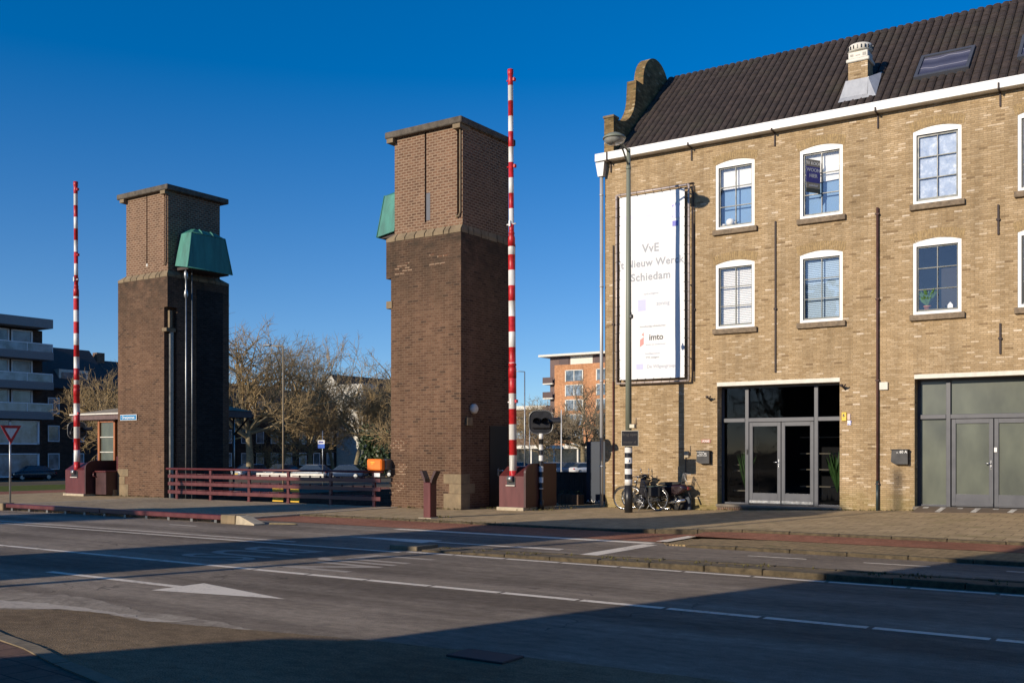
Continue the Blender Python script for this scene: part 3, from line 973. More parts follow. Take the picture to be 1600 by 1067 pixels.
rt.quad((rx0, yr0 - .1, zr0 - .09), (rx1, yr0 - .1, zr0 - .09), (rx1, yr1, 14.73 - .03), (rx0, yr1, 14.73 - .03))
roof = rt.build('roof', M['tile'], bld)
rg = MB()
x = rx0
while x < rx1:
    rg.tube([(x, yr1, 14.67), (x + .40, yr1, 14.68)], [.085, .10], 10, caps=True)
    rg.tube([(x + .36, yr1, 14.68), (x + .42, yr1, 14.68)], [.115, .115], 10)
    x += .40
rg.build('ridge_tiles', M['tile'], roof)

# chimney
ch = MB()
ch.box(-8.26, -7.72, 29.24, 29.78, 11.7, 12.80)
chim = ch.build('chimney', M['yellow_brick'], bld)
c2 = MB(); c2.bbox(-8.31, -7.67, 29.19, 29.83, 12.80, 12.90, .02); c2.bbox(-8.26, -7.72, 29.24, 29.78, 12.90, 13.10, .02)
c2.lathe([(.20, 13.10), (.24, 13.12), (.30, 13.13), (.33, 13.16), (.33, 13.28), (.30, 13.33), (.0, 13.36)], (-7.99, 29.51, 0), 22)
c3 = MB(); c3.m = 1
for i in range(20):
    a = 2 * pi * i / 20
    c3.box(-.012, .012, -.005, .02, 13.17, 13.26); c3.xform(T(-7.99 + .335 * cos(a), 29.51 + .335 * sin(a), 0, a - pi / 2), len(c3.v) - 8)
c3.box(-8.20, -8.12, 29.232, 29.25, 12.97, 13.03); c3.box(-7.86, -7.77, 29.232, 29.25, 12.95, 13.04); c3.box(-8.05, -7.93, 29.232, 29.25, 12.975, 12.995)
merge(c2, c3); c2.build('chimney_pot', [M['white_old'], M['black']], chim)
c4 = MB()
def rz(y, h=0): return 11.2 + rs * (y - 28.5) + h
c4.add([(-8.32, 29.20, 12.30), (-7.70, 29.20, 12.30), (-7.66, 28.97, rz(28.97, .13)), (-8.42, 28.97, rz(28.97, .13)), (-8.42, 28.80, rz(28.8, .12)), (-7.55, 28.80, rz(28.8, .12))], [(0, 1, 2, 3), (3, 2, 5, 4)])
c4.box(-8.30, -7.68, 29.20, 29.237, 11.9, 12.30)
c4.add([(-7.70, 29.2, 12.3), (-7.5, 29.95, rz(29.95, .1)), (-7.40, 28.85, rz(28.85, .10)), (-7.62, 28.85, rz(28.85, .1))], [(0, 1, 2, 3)])
c4.build('chimney_flashing', M['concrete_light' if 0 else 'zinc'], chim)

# skylights
def skylight(x0, x1):
    def P(x, y, h): return (x, y + nl.y * h, rz(y) + nl.z * h)
    y0, y1 = 29.26, 30.26
    f = MB()
    def bar(xa, xb, ya, yb, h0=.03, h1=.16):
        f.add([P(xa, ya, h0), P(xb, ya, h0), P(xb, yb, h0), P(xa, yb, h0), P(xa, ya, h1), P(xb, ya, h1), P(xb, yb, h1), P(xa, yb, h1)],
              [(0, 3, 2, 1), (4, 5, 6, 7), (0, 1, 5, 4), (1, 2, 6, 5), (2, 3, 7, 6), (3, 0, 4, 7)])
    w = .085
    bar(x0, x1, y0, y0 + w); bar(x0, x1, y1 - w, y1); bar(x0, x0 + w, y0 + w, y1 - w); bar(x1 - w, x1, y0 + w, y1 - w)
    o = f.build('skylight', M['slate'], roof)
    q = MB(); q.add([P(x0 + w, y0 + w, .12), P(x1 - w, y0 + w, .12), P(x1 - w, y1 - w, .12), P(x0 + w, y1 - w, .12)], [(0, 1, 2, 3)])
    return o, q
SK = NT('skylight_glass')
_n = SK.n('ShaderNodeTexWave', wave_type='BANDS', bands_direction='Z'); _n.inputs['Scale'].default_value = .9; _n.inputs['Distortion'].default_value = 3.5
SK.l(SK.pos(), _n.inputs['Vector'])
SKM = SK.fin(SK.ramp(_n.outputs[0], [(.0, (.055, .055, .085)), (.9, (.10, .10, .14)), (.985, (.10, .10, .14)), (1, (.35, .34, .38))]), .1, spec=.5)
for a, b in ((-6.48, -5.08), (-3.92, -2.5), (-.5, .9)):
    o, q = skylight(a, b)
    # glazing belongs to the roof light
    q.build('skylight_pane', SKM, roof)

# windows
def room(mb, xa, xb, za, zb, y0, y1):
    mb.quad((xa, y1, za), (xb, y1, za), (xb, y1, zb), (xa, y1, zb))
    mb.quad((xa, y0, za), (xa, y1, za), (xa, y1, zb), (xa, y0, zb)); mb.quad((xb, y0, za), (xb, y1, za), (xb, y1, zb), (xb, y0, zb))
    mb.quad((xa, y0, zb), (xb, y0, zb), (xb, y1, zb), (xa, y1, zb)); mb.quad((xa, y0, za), (xb, y0, za), (xb, y1, za), (xa, y1, za))


for (xa, xb, za, zb, row, k) in wins:
    # white outer frame with segmental head
    f = MB()
    y0, y1 = YF + .015, YF + .13
    t = .085
    f.box(xa + .004, xa + t, y0, y1, za + .004, zb); f.box(xb - t, xb - .004, y0, y1, za + .004, zb)
    f.box(xa + t, xb - t, y0 + .002, y1, za + .004, za + t)
    N = 10; top = []; h0 = zb - .09
    for i in range(N + 1):
        s_ = i / N
        top.append((xa + .004 + (xb - xa - .008) * s_, zb + (RISE - .004) * (1 - (2 * s_ - 1) ** 2)))
    for p, q in zip(top[:-1], top[1:]):
        f.add([(p[0], y0 - .001, h0), (q[0], y0 - .001, h0), (q[0], y0 - .001, q[1]), (p[0], y0 - .001, p[1])], [(0, 1, 2, 3)])
    f.quad((xa + .004, y0 - .001, h0), (xb - .004, y0 - .001, h0), (xb - .004, y1, h0), (xa + .004, y1, h0))
    fr = f.build('window_frame', M['white'], bld)
    # dark sash with six panes
    s_ = MB()
    ya, yb = YF + .075, YF + .135
    a, b, c, d = xa + t, xb - t, za + t, h0
    w = .038
    if row == 'U' and k == 2: w = .055
    s_.box(a, a + w, ya, yb, c, d); s_.box(b - w, b, ya, yb, c, d)
    s_.box(a + w, b - w, ya, yb, c, c + w * 1.4); s_.box(a + w, b - w, ya, yb, d - w, d)
    cx = (a + b) / 2; hz = (d - c)
    s_.box(cx - .012, cx + .012, ya - .003, yb - .02, c + w, d - w)
    for i in (1, 2):
        zc = c + w * .6 + (hz - w) * i / 3
        s_.box(a + w, cx - .013, ya - .002, yb - .02, zc - .012, zc + .012); s_.box(cx + .013, b - w, ya - .002, yb - .02, zc - .012, zc + .012)
    sa = s_.build('sash', M['darkgreen'], fr)
    gl = MB(); gl.quad((a, yb - .03, c), (b, yb - .03, c), (b, yb - .03, d), (a, yb - .03, d))
    gl.build('pane', M['glass'], fr)
    rm = MB(); room(rm, xa + .02, xb - .02, za + .02, zb, YF + .145, YF + 1.2)
    rm.build('room', M['interior'], bld)
    # sill
    sl_ = MB(); sl_.bbox(xa - .07, xb + .09, YF - .09, YF - .002, za - .155, za - .003, .01)
    sl_.build('window_sill', M['sill'], bld)
    # blinds, and sheets with sky reflections put into their colour
    yb_ = YF + .22
    bl = MB()
    if row == 'U' and k in (0, 1, 3, 4, 6):
        split = (c + (d - c) * (.64 if k != 1 else .53))
        bl.quad((a, yb_, split), (b, yb_, split + (.04 if k == 1 else 0)), (b, yb_, d), (a, yb_, d))
        bl.build('blind', M['blind'], fr)
        b2 = MB(); b2.quad((a, yb_ + .05, c), (b, yb_ + .05, c), (b, yb_ + .05, split + .02), (a, yb_ + .05, split + .02))
        b2.build('sky_reflection_sheet', M['sky_refl_blue'], fr)  # painted sky reflection in the panes below the blind
    elif row == 'L' and k in (0, 1, 4, 5):
        n_ = 34
        for i in range(n_):
            z0 = c + (d - c) * i / n_; z1 = c + (d - c) * (i + .86) / n_
            bl.quad((a, yb_ - .012, z0), (b, yb_ - .012, z0), (b, yb_ + .012, z1), (a, yb_ + .012, z1))
        bl.build('blind', M['blind'] if k != 1 else plain('pale_blue_blind', (.42, .56, .70), .8, vary=.04), fr)
    elif row == 'U' and k == 2:
        cm = NT('painted_cloud_reflection'); pz = cm.pos()
        cmn = cm.noise(pz, 5, 6, .75)
        cc = cm.ramp(cmn, [(.35, (.20, .28, .42)), (.52, (.34, .42, .54)), (.66, (.62, .68, .76))])
        cmm = cm.fin(cc, .5)
        bl.quad((a, yb_ - .08, c), (b, yb_ - .08, c), (b, yb_ - .08, d), (a, yb_ - .08, d)); bl.build('cloud_reflection_sheet', cmm, fr)  # cloudy sky reflection coloured onto a sheet behind the panes

# soldier arches over the windows: vertical bricks slightly proud
M['soldier'] = plain('soldier_brick', (.33, .23, .11), .9, vary=.4, scale=11, bump=.4)
for (xa, xb, za, zb, row, k) in wins:
    ar = MB()
    for i in range(21):
        u = (i + .5) / 21
        x = xa - .06 + (xb - xa + .12) * u
        lean = (u - .5) * .42
        z0 = zb + RISE * (1 - (2 * u - 1) ** 2) + .012
        st = len(ar.v)
        ar.box(-.026, .026, -.006, .01, 0, .24)
        ar.xform(Matrix.Translation((x, YF, z0)) @ Matrix.Rotation(lean, 4, 'Y'), st)
    ar.build('window_arch', M['soldier'], bld)

# concrete lintels, plinth steps and glazed entrances
for (xa, xb, za, zb) in ports:
    lt = MB(); lt.bbox(xa - .01, xb + .01, YF - .012, YF + .25, zb + .001, zb + .12, .008); lt.build('lintel', M['white_old'], bld)
for (a, b, z, zt_) in ((-11.9, -8.2, .17, .243), (-6.32, -2.48, .2, .338), (.55, 4.35, .2, .45)):
    stp = MB(); stp.bbox(a, b, YF - .03, YF + .40, z, zt_, .008); stp.build('threshold', M['concrete'], bld)
stb = MB()
for i in range(54):
    x = -11.86 + i * .0685
    stb.bbox(x, x + .06, YF - .022, YF + .05, .0, .168, .005)
stb.build('brick_step', M['brown_brick'], bld)


def portal(xa, xb, za, zb, mull, doors, gmat, name):
    y0, y1 = YF + .34, YF + .42
    fr = MB()
    w = .07
    zt0, zt1 = 2.66, 2.78
    fr.box(xa, xa + w, y0, y1, za, zb); fr.box(xb - w, xb, y0, y1, za, zb)
    fr.box(xa + w, xb - w, y0, y1, zb - .06, zb)
    for m_ in mull:
        fr.bbox(m_ - .055, m_ + .055, y0 - .03, y1, za, zb - .06, .006)
    segs = [xa + w] + [q for m_ in mull for q in (m_ - .055, m_ + .055)] + [xb - w]
    for p, q in zip(segs[::2], segs[1::2]):
        fr.bbox(p, q, y0 - .045, y1, zt0, zt1, .008)
    for p, q in ((segs[0], segs[1]), (segs[-2], segs[-1])):
        fr.bbox(p, q, y0 - .01, y1, za, za + .05, .006)
    f = fr.build('entrance_frame', M['slate'], bld)
    g_ = MB()
    yg = y0 + .045
    for p, q in zip(segs[::2], segs[1::2]):
        g_.quad((p, yg, zt1), (q, yg, zt1), (q, yg, zb - .06), (p, yg, zb - .06))
    for p, q in ((segs[0], segs[1]), (segs[-2], segs[-1])):
        g_.quad((p, yg, za + .05), (q, yg, za + .05), (q, yg, zt0), (p, yg, zt0))
    g_.build('pane', gmat, f)
    for i, (p, q) in enumerate(doors):
        d = MB(); e = .105
        yy0, yy1 = y0 - .02, y0 + .05
        d.bbox(p, p + e, yy0, yy1, za + .02, zt0 - .01, .005); d.bbox(q - e, q, yy0, yy1, za + .02, zt0 - .01, .005)
        d.box(p + e, q - e, yy0 + .002, yy1, zt0 - .125, zt0 - .012); d.box(p + e, q - e, yy0 + .002, yy1, za + .02, za + .34)
        dd = d.build('door', M['slate'], bld)
        gg = MB(); gg.quad((p + e, yy0 + .04, za + .34), (q - e, yy0 + .04, za + .34), (q - e, yy0 + .04, zt0 - .125), (p + e, yy0 + .04, zt0 - .125))
        gg.build('pane', gmat, dd)
        kk = MB(); kk.box(p + .01, q - .01, yy0 - .012, yy0 - .001, za + .05, za + .12)
        kk.build('kick_strip', M['chrome'] if name == 'a' else M['slate'], dd)
        if i == 0:
            h = MB()
            h.bbox(q - .075, q - .035, yy0 - .014, yy0 - .001, 1.32, 1.58, .004)
            h.tube([(q - .055, yy0 - .01, 1.49), (q - .055, yy0 - .06, 1.49), (q - .19, yy0 - .065, 1.485)], .013, 8)
            h.cyl(q - .055, yy0 - .02, 1.36, 1.40, .012)
            h.build('door_handle', M['chrome'], dd)
    return f


pf1 = portal(-11.86, -8.255, .243, 3.722, (-11.06, -9.01), ((-10.99, -10.04), (-10.02, -9.08)), M['glass_dark'], 'a')
pf2 = portal(-6.28, -2.52, .338, 3.722, (-5.50, -3.30), ((-5.42, -4.41), (-4.39, -3.37)), M['frosted'], 'b')
pf3 = portal(.6, 4.3, .45, 3.722, (1.35, 3.55), ((1.42, 2.44), (2.46, 3.48)), M['glass_dark'], 'c')
for (xa, xb) in ((-11.86, -8.255), (.6, 4.3)):
    rm = MB(); room(rm, xa - .6, xb + .6, .2, 3.9, YF + .44, YF + 5); rm.build('hall', M['interior'], bld)
# shelves and boxes seen dimly inside the first entrance
for z in (.75, 1.25, 1.72, 2.2):
    sh = MB(); sh.box(-9.8, -8.3, YF + 1.3, YF + 1.7, z, z + .03); sh.build('shelf', M['concrete_light'], bld)
for z in (.6, 1.2, 1.38):
    sh = MB(); sh.box(-11.7, -11.25, YF + .9, YF + 1.3, z, z + .03); sh.build('shelf', M['concrete_light'], bld)

# wall anchors
an = [(-15.427, 10.62, 11.2), (-12.673, 10.55, 11.03), (-10.096, 10.55, 11.0), (-7.222, 10.55, 11.05), (-4.199, 10.57, 11.1), (-1.4, 10.57, 11.1),
      (-12.59, 4.2, 8.64), (-15.335, 4.0, 8.3), (-10.077, 4.06, 8.4), (-4.244, 7.316, 8.083), (-4.199, 4.278, 5.061), (-1.7, 4.2, 8.4)]
for (x, z0, z1) in an:
    a = MB()
    if z1 < 10: a.bbox(x - .022, x + .022, YF - .045, YF - .012, z0, z1, .006)
    else: a.bbox(x - .02, x + .02, 28.085, 28.118, ZE - .02, z1, .005); a.bbox(x - .02, x + .02, YF - .04, YF - .005, z0, ZE - .005, .005)
    zc = (z0 + z1) / 2 if z1 - z0 < 1 else z0 + (z1 - z0) * .42
    if z1 < 10: a.bbox(x - .045, x + .045, YF - .06, YF - .003, zc - .03, zc + .03, .008)
    else: a.box(x - .02, x + .02, 28.10, YF - .01, ZE - .03, ZE - .012)
    a.build('wall_anchor', M['iron'], bld)
# rain pipes
dp = MB(); dp.tube([(-7.225, YF - .06, .35), (-7.225, YF - .06, 8.4)], .033, 10)
for z in (.9, 3.7, 5.9, 8.2): dp.box(-7.275, -7.175, YF - .095, YF - .002, z, z + .04)
dp.build('iron_pipe', plain('rusty_pipe', (.075, .032, .026), .7, vary=.4), bld)
dp = MB(); dp.tube([(-7.225, YF - .06, .1), (-7.225, YF - .06, 1.0)], .04, 10); dp.build('pipe_foot', M['darkgreen'], bld)
zp = MB()
zp.tube([(-15.72, 28.30, .08), (-15.72, 28.30, 10.5)], .055, 12)
for z in (1.3, 4.0, 7.0, 9.9): zp.tube([(-15.72, 28.30, z), (-15.72, 28.30, z + .05)], .066, 12)
zp.add([(-15.80, 28.20, 10.5), (-15.62, 28.20, 10.5), (-15.62, 28.38, 10.5), (-15.80, 28.38, 10.5), (-15.86, 28.16, 10.93), (-15.55, 28.16, 10.93), (-15.55, 28.40, 10.93), (-15.86, 28.40, 10.93)],
       [(0, 3, 2, 1), (4, 5, 6, 7), (0, 1, 5, 4), (1, 2, 6, 5), (2, 3, 7, 6), (3, 0, 4, 7)])
zp.build('downpipe', M['zinc'], bld)
q = MB(); q.tube([(-15.33, YF - .05, .3), (-15.33, YF - .05, 4.0)], .022, 8); q.build('thin_pipe', plain('red_pipe', (.11, .035, .03), .6), bld)
q = MB(); q.tube([(-12.86, YF - .03, .9), (-12.86, YF - .03, 1.62)], .012, 6); q.build('cable_pipe', M['iron'], bld)

# brown rubber ramp with worn white stripes before the frosted doors
rp = MB()
for xa, xb in zip(frange(-6.15, -2.3, .5)[:-1], frange(-6.15, -2.3, .5)[1:]):
    za, zb_ = zside(xa, 27.5), zside(xb, 27.5)
    rp.add([(xa, 27.42, za - .01), (xb, 27.42, zb_ - .01), (xb, 28.36, .32), (xa, 28.36, .32), (xa, 27.42, za + .012), (xb, 27.42, zb_ + .012), (xb, 28.36, .342), (xa, 28.36, .342)],
           [(4, 5, 6, 7), (0, 1, 5, 4)])
ramp = rp.build('doorstep_ramp', plain('brown_ramp', (.155, .11, .07), .9, vary=.2, scale=3, bump=.3)); tag(ramp, 'brown ramp with worn white stripes before the frosted glass entrance', 'ramp')
st_ = MB()
for k in range(9):
    x = -6.02 + k * .42; full = k % 2
    ya = 27.5 if full else 28.1
    for (p, q) in ((ya, 28.3),):
        z0 = zside(x, 27.5) + .012 + (.342 - zside(x, 27.5) - .012) * (p - 27.42) / .94; z1 = zside(x, 27.5) + .012 + (.342 - zside(x, 27.5) - .012) * (q - 27.42) / .94
        st_.add([(x, p, z0 + .004), (x + .13, p, z0 + .004), (x + .13, q, z1 + .004), (x, q, z1 + .004)], [(0, 1, 2, 3)])
sw = paint_mat('ramp_paint', (.75, .70, .60), .75)
o = st_.build('painted_stripes', sw, ramp)
# ================================================================ LIFT BRIDGE TOWERS
def lift_tower(x0, x1, inner, label, yf=24.5, sunny=True, uo=.36, ui=.13, zb=-.05):
    """inner = +1 when the lifting side is x1, -1 when it is x0"""
    yb = yf + 2.94
    t = thing('bridge_tower', label, 'bridge tower', ((x0 + x1) / 2, yf + 1.47, 0), 'brick lift towers of the bridge')
    xi, xo = (x1, x0) if inner > 0 else (x0, x1)
    s = MB()
    rc = .2
    lo, hi = (x0, x1 - rc) if inner > 0 else (x0 + rc, x1)
    s.box(lo, hi, yf, yb, zb, 8.46)
    a, b = (x1 - rc, x1) if inner > 0 else (x0, x0 + rc)
    s.box(a, b, yf, yf + .45, 7.27, 8.46)
    s.box(a, b, yf + .45, yb, zb, 8.46)
    s.build('tower_shaft', M['tower_brick'], t)
    # sloping stone band
    ux0 = x0 + (uo if inner > 0 else ui + .12); ux1 = x1 - (ui if inner > 0 else .03)
    uy0, uy1 = yf + .12, yb - .35
    bnd = MB()
    rr = random.Random(5)
    def band_block(p0, p1, q0, q1, z0, z1):
        bnd.add([(p0[0], p0[1], z0), (p1[0], p1[1], z0), (q1[0], q1[1], z1), (q0[0], q0[1], z1)], [(0, 1, 2, 3)])
    e = .012
    for (A, B, C, D) in (((x0 - e, yf - e), (x1 + e, yf - e), (ux0, uy0), (ux1, uy0)), ((x1 + e, yf - e), (x1 + e, yb + e), (ux1, uy0), (ux1, uy1)),
                         ((x1 + e, yb + e), (x0 - e, yb + e), (ux1, uy1), (ux0, uy1)), ((x0 - e, yb + e), (x0 - e, yf - e), (ux0, uy1), (ux0, uy0))):
        n_ = 8
        cuts = [0] + sorted(clamp(i / n_ + rr.uniform(-.03, .03)) for i in range(1, n_)) + [1]
        for u, v in zip(cuts[:-1], cuts[1:]):
            g_ = .006
            P = lambda a_, b_, k: (a_[0] + (b_[0] - a_[0]) * k, a_[1] + (b_[1] - a_[1]) * k)
            j = rr.uniform(-.012, .012)
            p0, p1 = P(A, B, u + g_), P(A, B, v - g_)
            q0, q1 = ((clamp(p[0], ux0, ux1), clamp(p[1], uy0, uy1)) for p in (p0, p1))
            band_block(p0, p1, p0, p1, 8.42 + j * .6, 8.52)
            band_block(p0, p1, q0, q1, 8.52, 8.68)
    bnd.box(x0 + .02, x1 - .02, yf + .02, yb - .02, 8.3, 8.51)
    bnd.add([(x0 + .02, yf + .02, 8.51), (x1 - .02, yf + .02, 8.51), (x1 - .02, yb - .02, 8.51), (x0 + .02, yb - .02, 8.51),
             (ux0 + .02, uy0 + .02, 8.67), (ux1 - .02, uy0 + .02, 8.67), (ux1 - .02, uy1 - .02, 8.67), (ux0 + .02, uy1 - .02, 8.67)],
            [(0, 1, 5, 4), (1, 2, 6, 5), (2, 3, 7, 6), (3, 0, 4, 7), (4, 5, 6, 7)])
    bnd.build('stone_band', M['stone'], t)
    # upper housing with slots
    u = MB()
    if inner > 0:
        slots = [(x0 + 1.63, .055, 9.05)]
    else:
        slots = [(x0 + 1.47, .07, 8.9)]
    sx, sw, sz = slots[0]
    gx = ux1 - .11
    u.box(ux0, sx, uy0, uy1, 8.6, 11.70)
    u.box(sx, sx + sw, uy0 + .30, uy1, 8.6, 11.70)
    u.box(sx, sx + sw, uy0, uy0 + .30, 8.6, sz)
    u.box(sx + sw, gx - .1, uy0, uy1, 8.6, 11.70)
    u.box(gx - .1, gx, uy0 + .25, uy1, 8.6, 11.70)
    u.box(gx - .1, gx, uy0, uy0 + .25, 8.6, 8.95)
    u.box(gx, ux1, uy0, uy1, 8.6, 11.70)
    if inner < 0:   # the slit widens into a window
        pass
    up = u.build('tower_head', M['tower_brick_upper'], t)
    if inner < 0:
        w = MB(); w.box(sx + sw, sx + sw + .15, uy0 - .004, uy0 + .02, 8.95, 9.8)
        w.build('slit_window', M['slate'], up)
    else:
        w = MB(); w.bbox(sx - .02, sx + .09, uy0 - .02, uy0 + .06, 8.93, 9.05, .02); w.build('slot_sill', M['white_old'], up)
    # spout and pipe at the corner
    p = MB()
    px = gx + .045
    p.tube([(px, uy0 - .035, 11.6), (px, uy0 - .035, 9.02), (px - .03, uy0 - .06, 8.93), (px - .12, uy0 - .06, 8.90), (px - .16, uy0 - .03, 8.98)], .028, 8)
    p.build('rain_pipe', M['tower_brick_upper'] if inner > 0 else M['stone'], up)
    for (ca, cb_) in ((ux0 - .2, ux0 + .06), (ux1 - .26, ux1 + .02)):
        cb = MB(); cb.box(ca, cb_, uy0 - .16, uy0 + .3, 11.56, 11.69); cb.build('corbel', M['stone'], up)
    r = MB(); r.bbox(min(x0, ux0) - .02, x1 + .05, yf - .06, yb - .04, 11.70, 11.905, .025)
    r.box(x0 + .05, x1 - .1, yf + .1, yb - .1, 11.905, 11.93)
    r.build('roof_slab', M['slab'], t)
    # corner stones at the foot
    cx = x0 if inner > 0 else x1
    sg = 1 if inner > 0 else -1
    qs = MB()
    for (w1, w2, z0, z1) in ((.66, .45, .82, 1.11), (.44, .7, .52, .815), (.66, .45, .0, .515)):
        xa, xb = sorted((cx - sg * .012, cx + sg * w1))
        qs.bbox(xa, xb, yf - .014, yf + .06, z0 + .004, z1, .008)
        xa, xb = sorted((cx - sg * .014, cx + sg * .05))
        qs.bbox(xa, xb, yf + .0, yf + w2, z0 + .004, z1, .008)
    qs.build('corner_stones', M['stone'], t)
    # wheel hood on the lifting side
    sgn = inner
    ho = .72
    zt = 10.12
    A = xi - sgn * .02
    B = xi + sgn * ho
    hy0, hy1, ty0, ty1 = yf + .36, yf + 2.5, yf + .62, yf + 2.22
    h = MB()
    v = [(A, hy0, 8.86), (B, hy0, 8.74), (B, hy1, 8.74), (A, hy1, 8.86), (A, ty0, zt), (B - sgn * .10, ty0, zt), (B - sgn * .10, ty1, zt), (A, ty1, zt),
         (A, ty0 + .35, zt + .24), (B - sgn * .32, ty0 + .35, zt + .20), (B - sgn * .32, ty1 - .35, zt + .20), (A, ty1 - .35, zt + .24)]
    h.add(v, [(0, 1, 5, 4), (1, 2, 6, 5), (2, 3, 7, 6), (0, 3, 2, 1), (4, 5, 9, 8), (5, 6, 10, 9), (6, 7, 11, 10), (8, 9, 10, 11)])
    for (a_, b_) in (((B, hy0, 8.74), (B - sgn * .10, ty0, zt)), ((B, hy1, 8.74), (B - sgn * .10, ty1, zt)), ((B - sgn * .10, ty0, zt), (B - sgn * .10, ty1, zt)), ((B, hy0, 8.75), (B, hy1, 8.75))):
        h.tube([a_, b_], .022, 6)
    for k in (.33, .66):
        y_ = ty0 + (ty1 - ty0) * k
        h.tube([(B - sgn * .10, y_, zt), (B - sgn * .2, y_, zt + .12), (B - sgn * .32, y_, zt + .2)], .03, 6)
    hood = h.build('wheel_hood', M['copper'], t)
    wm_ = MB(); wm_.box(min(A, B - sgn * .1), max(A, B - sgn * .1), hy0 + .1, hy1 - .1, 8.70, 8.80); wm_.build('hood_beam', M['iron'], hood)
    if inner > 0:
        # counter rods with turnbuckle and guide rail
        c = MB()
        rx = xi + sgn * .42
        c.tube([(rx, yf + .52, 8.75), (rx, yf + .52, -.5)], .028, 8)
        c.lathe([(.03, 8.66), (.075, 8.6), (.075, 8.42), (.03, 8.32), (.03, 7.95), (.07, 7.86), (.08, 7.72), (.03, 7.6)], (rx, yf + .52, 0), 10)
        c.build('lifting_rod', M['galv'], t)
        c = MB(); c.tube([(rx + .02, yf + .78, 8.7), (rx + .02, yf + .78, -.5)], .018, 8); c.build('lifting_rod', M['galv'], t)
        g_ = MB(); g_.box(xi - .17, xi - .06, yf + .18, yf + .32, -.4, 6.45); g_.build('guide_rail', M['rail_grey'], t)
        g_ = MB(); g_.box(xi - .16, xi - .05, yf + .14, yf + .26, 6.5, 7.15); g_.bbox(xi - .3, xi - .02, yf - .03, yf + .4, 6.34, 6.48, .01)
        g_.build('guide_block', M['stone'], t)
        # grey stain-darkened slabs behind the cables
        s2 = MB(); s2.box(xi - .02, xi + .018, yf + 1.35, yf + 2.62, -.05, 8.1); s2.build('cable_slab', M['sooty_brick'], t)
    else:
        g_ = MB(); g_.box(xi + .05, xi + .16, yf + .18, yf + .30, -.4, 6.6); g_.build('guide_rail', M['rail_grey'], t)
        g_ = MB(); g_.tube([(xi - .02, yf + .32, 8.7), (xi - .02, yf + .32, -.5)], .02, 8); g_.build('lifting_rod', M['galv'], t)
        g_ = MB(); g_.bbox(xi + .02, xi + .26, yf - .03, yf + .3, 6.32, 6.55, .01); g_.build('guide_block', M['stone'], t)
    return t


tL = lift_tower(-35.37, -32.31, 1, 'brick lift tower carrying the blue street sign, left of the railing')
tR = lift_tower(-21.41, -18.44, -1, 'brick lift tower right of the maroon railing, behind the forked post')
# pieces on the right tower: door, lamp and boxes
d = MB(); d.box(-18.445, -18.41, 25.98, 26.95, .05, 2.6); d.build('door', M['black'], tR)
d = MB(); d.tube([(-18.40, 26.42, 1.19), (-18.33, 26.42, 1.19), (-18.33, 26.58, 1.19)], .015, 6); d.box(-18.41, -18.40, 26.38, 26.46, 1.02, 1.26)
d.build('door_handle', M['chrome'], tR)
d = MB(); d.lathe([(.0, .16), (.10, .15), (.15, .10), (.155, .02), (.14, 0)], (-18.44, 25.09, 3.10), 14, 'x'); d.build('round_lamp', M['white_old'], tR)
d = MB(); d.bbox(-18.44, -18.36, 24.72, 25.0, 2.58, 2.83, .01); d.build('junction_box', M['stone'], tR)
# light patches where bricks were renewed
rr = random.Random(2)
for (cx, cz) in ((-20.75, 7.5), (-19.35, 7.62), (-20.95, 1.95), (-20.9, 1.2), (-20.98, .62)):
    pt = MB()
    for i in range(-2, 3):
        for j in range(3):
            if rr.random() < .5: continue
            x = cx + j * .21 - .3 + (i % 2) * .1; z = round(cz / .075) * .075 + i * .075
            pt.bbox(x, x + .19, 24.492, 24.52, z + .01, z + .065, .003)
    pt.build('renewed_bricks', M['tower_brick_upper'], tR)
# south pair on our side of the road: they throw the long shadows across it
tS = lift_tower(-21.41, -18.44, -1, 'brick lift tower on the near side of the road, in line with the right tower', yf=-6.9)
tS2 = lift_tower(-34.2, -31.1, 1, 'brick lift tower on the near side of the road, in line with the left tower', yf=-6.9)

sg = MB(); sg.bbox(-35.17, -34.13, 24.455, 24.475, 3.01, 3.235, .006)
sign = sg.build('street_sign', M['white']); tag(sign, 'small blue street name sign with white border reading Oranjestraat on the left tower', 'sign')
s2 = MB(); s2.box(-35.145, -34.155, 24.448, 24.4545, 3.03, 3.215); s2.build('sign_face', M['blue'], sign)
tt = merge(MB(), text_mb('Oranjestraat', .155, .001), T(-34.65, 24.446, 3.075)); tt.build('sign_lettering', M['white'], sign)

